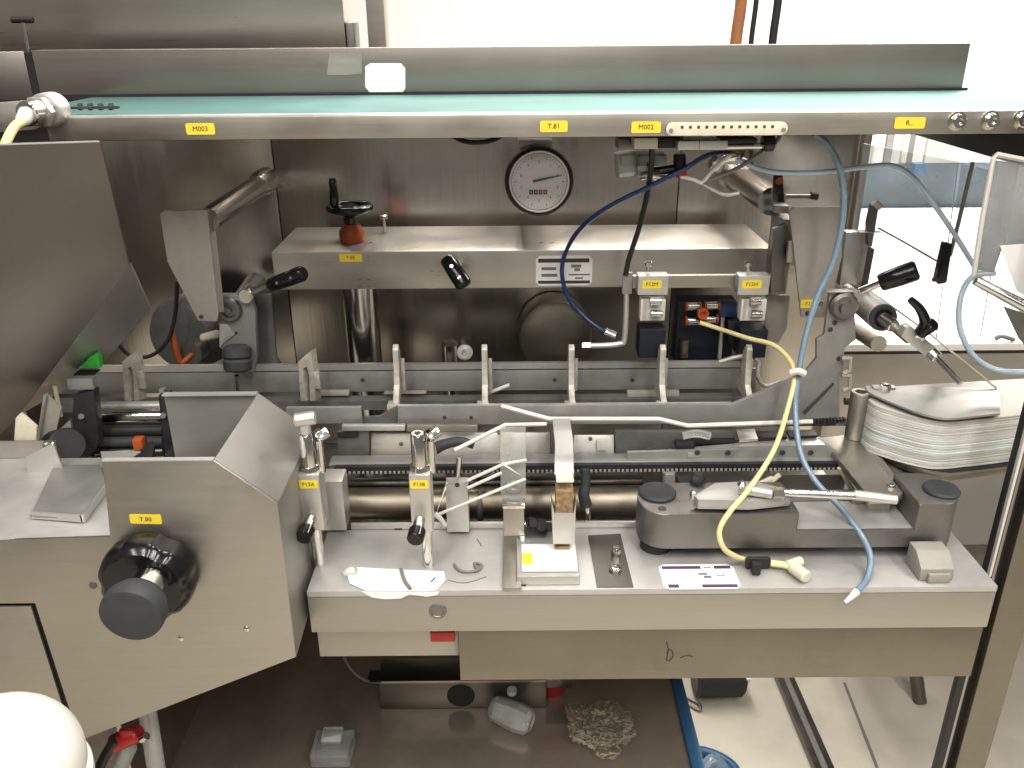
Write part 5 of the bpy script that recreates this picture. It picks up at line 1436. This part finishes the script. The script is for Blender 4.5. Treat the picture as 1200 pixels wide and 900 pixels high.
# big knob with crank grip
t = thing('hand_crank', P(180, 720, Y=YH - 0.03), 'large glossy black knob with grey crank grip on the hopper front', 'knob')
kc = P(183, 663, Y=YH)
emit('collar', bm_cyl(kc, kc + Vector((0, -0.003, 0)), 0.02, seg=28), 'chrome', t)
emit('knob', bm_lathe(kc + Vector((0, -0.0032, 0)), (0, -1, 0), [(0, 0.032), (0.002, 0.0355), (0.014, 0.0362), (0.022, 0.0345), (0.026, 0.030), (0.027, 0.012), (0.0265, 0.002)], 96, lobes=6, depth=0.06), 'black', t)
gc = P(178, 680, Y=YH - 0.03)
gd = Vector((-0.02, -1, -0.06)).normalized()
emit('grip_stem', bm_cyl(gc, gc + gd * 0.022, 0.0125, seg=28, cham=0.001), 'chrome', t)
emit('grip', bm_lathe(gc + gd * 0.016, gd, [(0, 0.0145), (0.004, 0.019), (0.012, 0.0228), (0.020, 0.0230), (0.0235, 0.0222), (0.0245, 0.0198), (0.0245, 0.001)], 44), 'rubber', t)

# ---- chute and transport pieces left of the hopper
zsh = P(60, 633, Y=YH).z
t = thing('infeed_shelf', (-0.4, 0.65, zsh), 'bright flat steel shelf at the left edge beside the hopper', 'shelf')
xs_ = P(129, 629, Y=YH).x
emit('shelf', bm_box((-0.60, YH + 0.0005, zsh - 0.002), (xs_ - 0.0025, 0.70, zsh + 0.0006)), 'steel_bed', t, 0.0006)
emit('back_rise', bm_prism([(-0.60, 0.7003, zsh - 0.002), (-0.42, 0.7003, zsh - 0.002), (-0.42, 0.7003, zsh + 0.018), (-0.60, 0.7003, zsh + 0.018)], (0, 0.002, 0)), 'steel_soft', t)
t = thing('slide_tray', P(80, 612, Z=zsh), 'angled aluminium slide tray lying on the bright shelf', 'tray')
zq = zsh + 0.004
emit('tray_floor', bm_prism([P(x, y, Z=zq) for x, y in ((36, 606), (94, 609), (124, 570), (118, 546), (64, 546))], (0, 0, 0.0015)), 'rail_grey', t, 0.0004)
emit('front_wall', bm_prism([P(38, 608, Z=zq - 0.002), P(95, 612, Z=zq - 0.002), P(95, 612, Z=zq - 0.002) + ZD * 0.006, P(38, 608, Z=zq - 0.002) + ZD * 0.006], (0, 0.002, 0)), 'steel_bed', t)
emit('side_wall', bm_prism([P(97, 612, Z=zq - 0.002), P(127, 572, Z=zq - 0.002), P(127, 572, Z=zq) + ZD * 0.007, P(97, 612, Z=zq) + ZD * 0.007], (0.002, 0, 0)), 'alu', t)
emit('tall_wall', bm_prism([P(x, y, Y=0.672) for x, y in ((36, 600), (30, 535), (62, 520), (78, 560), (70, 600))], (0, 0.002, 0)), 'alu', t, 0.0004)
t = thing('pusher_bracket', P(50, 540, Y=0.70), 'pale folded sheet bracket under the sloping guard', 'bracket')
emit('face', bm_prism([P(x, y, Y=0.705) for x, y in ((18, 490), (24, 484), (43, 500), (42, 523), (16, 522))], (0, 0.003, 0)), 'cream', t, 0.0006)
emit('knuckle', bm_prism([P(x, y, Y=0.700) for x, y in ((20, 524), (41, 524), (36, 548), (26, 551))], (0, 0.012, 0)), 'paint_grey', t, 0.002)
emit('upright', bm_prism([P(x, y, Y=0.735) for x, y in ((44, 525), (52, 462), (54, 462), (72, 478), (60, 528), (46, 532))], (0, 0.002, 0)), 'paint_grey', t)
emit('edge', bm_sweep([P(44, 522, Y=0.733), P(53, 463, Y=0.733)], 0.0016, 8, curved=False), 'alu', t)
emit('thin_post', bm_sweep([P(64, 452, Y=0.75), P(71, 488, Y=0.75)], 0.0022, 8, curved=False), 'cream', t)
emit('bolt', bm_cyl(P(56, 522, Y=0.70), P(58, 524, Y=0.69), 0.005, seg=12, cham=0.001), 'chrome', t)
emit('bolt', bm_cyl(P(45, 536, Y=0.697), P(46, 537, Y=0.69), 0.003, seg=12, cham=0.0008), 'chrome', t)
t = thing('roller_guide', P(75, 550, Y=0.72), 'black rubber roller in a grey bracket left of the black upright', 'roller')
emit('roller', bm_cyl(P(68, 524, Y=0.735), P(80, 522, Y=0.712), 0.017, seg=28, cham=0.002), 'black_matte', t)
emit('bracket', bm_prism([P(x, y, Y=0.742) for x, y in ((66, 506), (82, 492), (88, 520), (84, 528), (66, 512))], (0, 0.004, 0)), 'paint_grey', t)


def black_upright(pts, lab, pin, top):
    root = thing('black_upright', P(pts[-1][0], pts[-1][1], Y=0.73), lab, 'holder', 'black plastic uprights of the infeed')
    emit('upright', bm_prism([P(x, y, Y=0.735) for x, y in pts], (0, 0.012, 0)), 'black_matte', root, 0.0015)
    emit('pin', bm_cyl(P(pin[0], pin[1], Y=0.7348), P(pin[0], pin[1], Y=0.732), 0.0028, seg=12), 'chrome', root)
    emit('cap', bm_box(P(top[0], top[1], Y=0.737), P(top[2], top[3], Y=0.745)), 'rail_grey', root, 0.001)
    return root


black_upright(((86, 464), (110, 458), (112, 478), (116, 520), (104, 536), (82, 556), (76, 553), (88, 520), (84, 490)), 'wide black plastic upright above the slide tray', (95, 488), (80, 457, 112, 440))
black_upright(((185, 464), (197, 462), (201, 490), (206, 524), (210, 538), (194, 538), (192, 520), (188, 492)), 'narrow black plastic upright at the hopper back', (191, 487), (186, 461, 195, 453))
t = thing('infeed_rods', P(150, 520, Y=0.75), 'set of polished horizontal rods between the two black uprights', 'rods')
for y, r, m, yy in ((476, 0.0045, 'alu', 0.79), (489, 0.009, 'chrome', 0.772), (505, 0.006, 'black_matte', 0.762), (518, 0.0055, 'rubber', 0.757), (530, 0.0045, 'steel_guard', 0.753), (540, 0.003, 'brass_steel', 0.748)):
    emit('rod', bm_cyl(P(113, y, Y=yy), P(192, y - 1, Y=yy), r, seg=20), m, t)
emit('clip', bm_box(P(157, 530, Y=0.742), P(170, 510, Y=0.752)), 'orange', t, 0.001)
emit('corner_clip', bm_prism([P(x, y, Y=0.700) for x, y in ((150, 539), (176, 519), (180, 524), (178, 539))], (0, 0.006, 0)), 'black_matte', t)
emit('corner_clip', bm_prism([P(x, y, Y=0.698) for x, y in ((189, 539), (206, 517), (212, 539))], (0, 0.006, 0)), 'black_matte', t)
emit('chute_floor', bm_prism([P(x, y, Z=zsh + 0.012) for x, y in ((121, 545), (150, 540), (165, 530), (118, 530))], (0, 0, 0.001)), 'alu', t)
emit('white_nub', bm_box(P(79, 446, Y=0.80), P(88, 438, Y=0.81)), 'white_plastic', None, 0.001, label='tiny white nub beside the green flap', cat='nub')

# ================================================================== THINGS BELOW
# crumpled clear bag on the tray
def crumple(name, c, sx, sy, sz, lab, cat, mat, seed, amp=0.40, sub=5):
    random.seed(seed)
    bm = bmesh.new()
    bmesh.ops.create_icosphere(bm, subdivisions=sub, radius=1)
    from mathutils import noise
    for v in bm.verts:
        n1 = noise.noise(v.co * 1.6 + Vector((seed, 0, 0)))
        w_ = v.co + noise.noise_vector(v.co * 2.2) * 0.35
        r1 = 1 - abs(noise.noise(w_ * 4.0 + Vector((0, seed, 0)))) * 2
        r2 = 1 - abs(noise.noise(w_ * 9.0 + Vector((0, 0, seed)))) * 2
        f = 1 + amp * (n1 * 0.8 + (r1 - 0.6) * 0.5 + (r2 - 0.6) * 0.2)
        v.co = Vector((v.co.x * sx * f, v.co.y * sy * f, v.co.z * sz * f * 0.8)) + c
    lo = min(v.co.z for v in bm.verts)
    for v in bm.verts:
        v.co.z += TZ + 0.0006 - lo
    return emit(name, bm, mat, None, smooth=False, label=lab, cat=cat)


glassy('crackle', (0.70, 0.66, 0.58), 0.10, 0.03, (0.93, 0.90, 0.84))
crumple('plastic_bag', P(702, 855, Z=TZ + 0.01), 0.042, 0.030, 0.020, 'crumpled clear plastic bag lying on the drip tray', 'bag', 'crackle', 3)
crumple('plastic_scrap', P(712, 882, Z=TZ + 0.005), 0.016, 0.010, 0.008, 'small crumpled clear plastic scrap in front of the bag', 'scrap', 'crackle', 9, sub=3)
c = P(600, 838, Z=TZ + 0.016)
t = thing('clear_cup', c - ZD * 0.016, 'small clear plastic cup lying on its side on the drip tray', 'cup')
ad_ = Vector((1, -0.45, -0.1)).normalized()
emit('cup', bm_lathe(c - ad_ * 0.028, ad_, [(0, 0.012), (0.004, 0.0155), (0.036, 0.0185), (0.050, 0.0165), (0.054, 0.012), (0.052, 0.011), (0.048, 0.015), (0.036, 0.017), (0.006, 0.014)], 10), 'film', t, smooth=False)
emit('cap', bm_cyl(c + Vector((0, 0.02, 0.016)), c + Vector((0, 0.02, 0.022)), 0.006, seg=12), 'white_plastic', t)
t = thing('clear_block', P(388, 895, Z=TZ), 'clear square plastic block on the drip tray, front left', 'block')
a = P(362, 885, Z=TZ + 0.02)
b = P(415, 856, Z=TZ + 0.02)
emit('base', bm_box((a.x, a.y, TZ + 0.0005), (b.x, b.y + 0.004, TZ + 0.018)), 'film', t, 0.002)
emit('insert', bm_box((a.x + 0.010, a.y + 0.016, TZ + 0.0185), (b.x - 0.012, b.y + 0.001, TZ + 0.026)), 'film', t, 0.002)
emit('core', bm_box((a.x + 0.004, a.y + 0.004, TZ + 0.003), (b.x - 0.004, b.y, TZ + 0.012)), 'rail_grey', t, 0.001)
emit('thin_cable', bm_sweep([P(403, 770, Y=0.80), P(412, 785, Y=0.80), P(428, 797, Y=0.80), P(446, 800, Y=0.81)], 0.0016), 'ink_grey', None, label='thin grey cable sagging below the left of the bed', cat='cable')
emit('cable_end', bm_box(P(430, 799, Y=0.80), P(446, 786, Y=0.82)), 'black_matte', None, 0.002, label='black plug at the end of the thin sagging cable', cat='plug')
t = thing('inner_cabinet', (-0.1, 1.02, TZ), 'dark inner cabinet wall behind the drip tray', 'cabinet')
emit('wall_sheet', bm_box((-0.75, 1.02, TZ + 0.0005), (tx1, 1.03, 1.004)), 'steel_wall', t)
emit('side_sheet', bm_box((-0.405, 0.66, TZ + 0.0005), (-0.40, 1.019, 1.004)), 'steel_wall', t)

# red hose clamp low left
t = thing('hose_clamp', P(150, 878, Y=0.62), 'red hose clamp with black lever below the hopper plate', 'clamp')
emit('ring', bm_cyl(P(132, 872, Y=0.605), P(164, 858, Y=0.605), 0.0085, seg=18, cham=0.002), 'red', t)
emit('ear', bm_box(P(140, 866, Y=0.598), P(158, 852, Y=0.603)), 'red', t, 0.002)
emit('lever', bm_sweep([P(136, 866, Y=0.60), P(124, 884, Y=0.60), P(112, 910, Y=0.60)], 0.005), 'black_matte', t)
emit('bolt', bm_cyl(P(166, 866, Y=0.60), P(172, 862, Y=0.60), 0.004, seg=12), 'chrome', t)
t = thing('clear_pipe', P(175, 900, Y=0.63), 'clear plastic pipe hanging below the hopper plate', 'pipe')
emit('pipe', bm_cyl(P(172, 830, Y=0.625), P(188, 930, Y=0.625), 0.0085, seg=20), 'film', t)
emit('pipe', bm_cyl(P(152, 876, Y=0.62), P(128, 930, Y=0.62), 0.007, seg=20), 'film', t)

# white round bowl, bottom left
c = P(-4, 900, Y=0.385)
t = thing('white_bowl', c - ZD * 0.05, 'shiny white rounded lid close to the camera in the bottom left corner', 'lid')
prof = [(0, 0.046), (0.004, 0.0485), (0.012, 0.049)] + [(0.012 + 0.040 * math.sin(a), 0.049 * math.cos(a) ** 0.8) for a in [math.pi / 2 * k / 12 for k in range(1, 12)]]
emit('dome', bm_lathe(c - ZD * 0.015, ZD, prof, 48), 'white_plastic', t)
emit('rim', bm_lathe(c - ZD * 0.024, ZD, [(0, 0.047), (0.001, 0.0505), (0.007, 0.0505), (0.008, 0.048)], 48), 'white_plastic', t)

# ---- floor details, right
t = thing('floor_rail', P(945, 850, Z=0.0), 'dark steel rail lying on the floor under the machine', 'rail')
a, b = P(930, 815, Z=0.02), P(958, 880, Z=0.02)
d = (a - b)
a, b = a + d * 0.8, b - d * 1.2
sd = Vector((d.y, -d.x, 0)).normalized() * 0.022
emit('rail', bm_prism([a - sd, a + sd, b + sd, b - sd], (0, 0, -0.0195)), 'steel_dark', t, 0.002)
emit('rail_top', bm_prism([a - sd * 0.3 + ZD * 0.0003, a + sd * 0.3 + ZD * 0.0003, b + sd * 0.3 + ZD * 0.0003, b - sd * 0.3 + ZD * 0.0003], (0, 0, 0.0015)), 'rail_grey', t)
t = thing('floor_strut', P(1075, 822, Z=0.0), 'short dark leg of the rear frame on the floor', 'leg')
bq = P(1078, 823, Z=0.0)
emit('leg', bm_cyl(bq, bq + Vector((-0.04, 0.12, 0.28)), 0.016, seg=12), 'steel_dark', t)
emit('floor_joint', bm_prism([P(988, 800, Z=0.0004), P(991, 800, Z=0.0004), P(1030, 900, Z=0.0004), P(1026, 900, Z=0.0004)], (0, 0, 0.0006)), 'ink_grey', None, label='thin dark joint line running along the floor', cat='joint')
t = thing('trolley_castor', P(850, 808, Z=0.0), 'black caster wheel on the floor behind the apron', 'caster')
c = P(848, 800, Z=0.05)
emit('wheel', bm_cyl(c + Vector((-0.07, 0.02, 0.01)), c + Vector((0.05, 0.02, 0.01)), 0.055, seg=28, cham=0.008), 'black_matte', t)
emit('cable', bm_sweep([P(825, 806, Z=0.015), P(855, 811, Z=0.012), P(872, 804, Z=0.03), P(877, 794, Z=0.09)], 0.006), 'white_cable', t)
emit('yellow_wire', bm_sweep([P(795, 818, Z=0.006), P(808, 826, Z=0.006), P(820, 832, Z=0.006), P(819, 825, Z=0.006), P(806, 818, Z=0.006)], 0.004), 'brass_steel', None, label='thin brownish wire curl on the floor beside the blue tray edge', cat='wire')
emit('floor_hose', bm_sweep([P(806, 882, Z=0.012), P(822, 880, Z=0.012), P(845, 888, Z=0.012), P(862, 902, Z=0.012), P(868, 925, Z=0.012)], 0.011), 'blue_tray', None, label='blue hose curving over the floor at the bottom edge', cat='hose')
emit('floor_hose', bm_sweep([P(822, 908, Z=0.012), P(836, 892, Z=0.03), P(850, 905, Z=0.012)], 0.016), 'blue_hose', None, label='short pale blue hose bend at the very bottom edge', cat='hose')
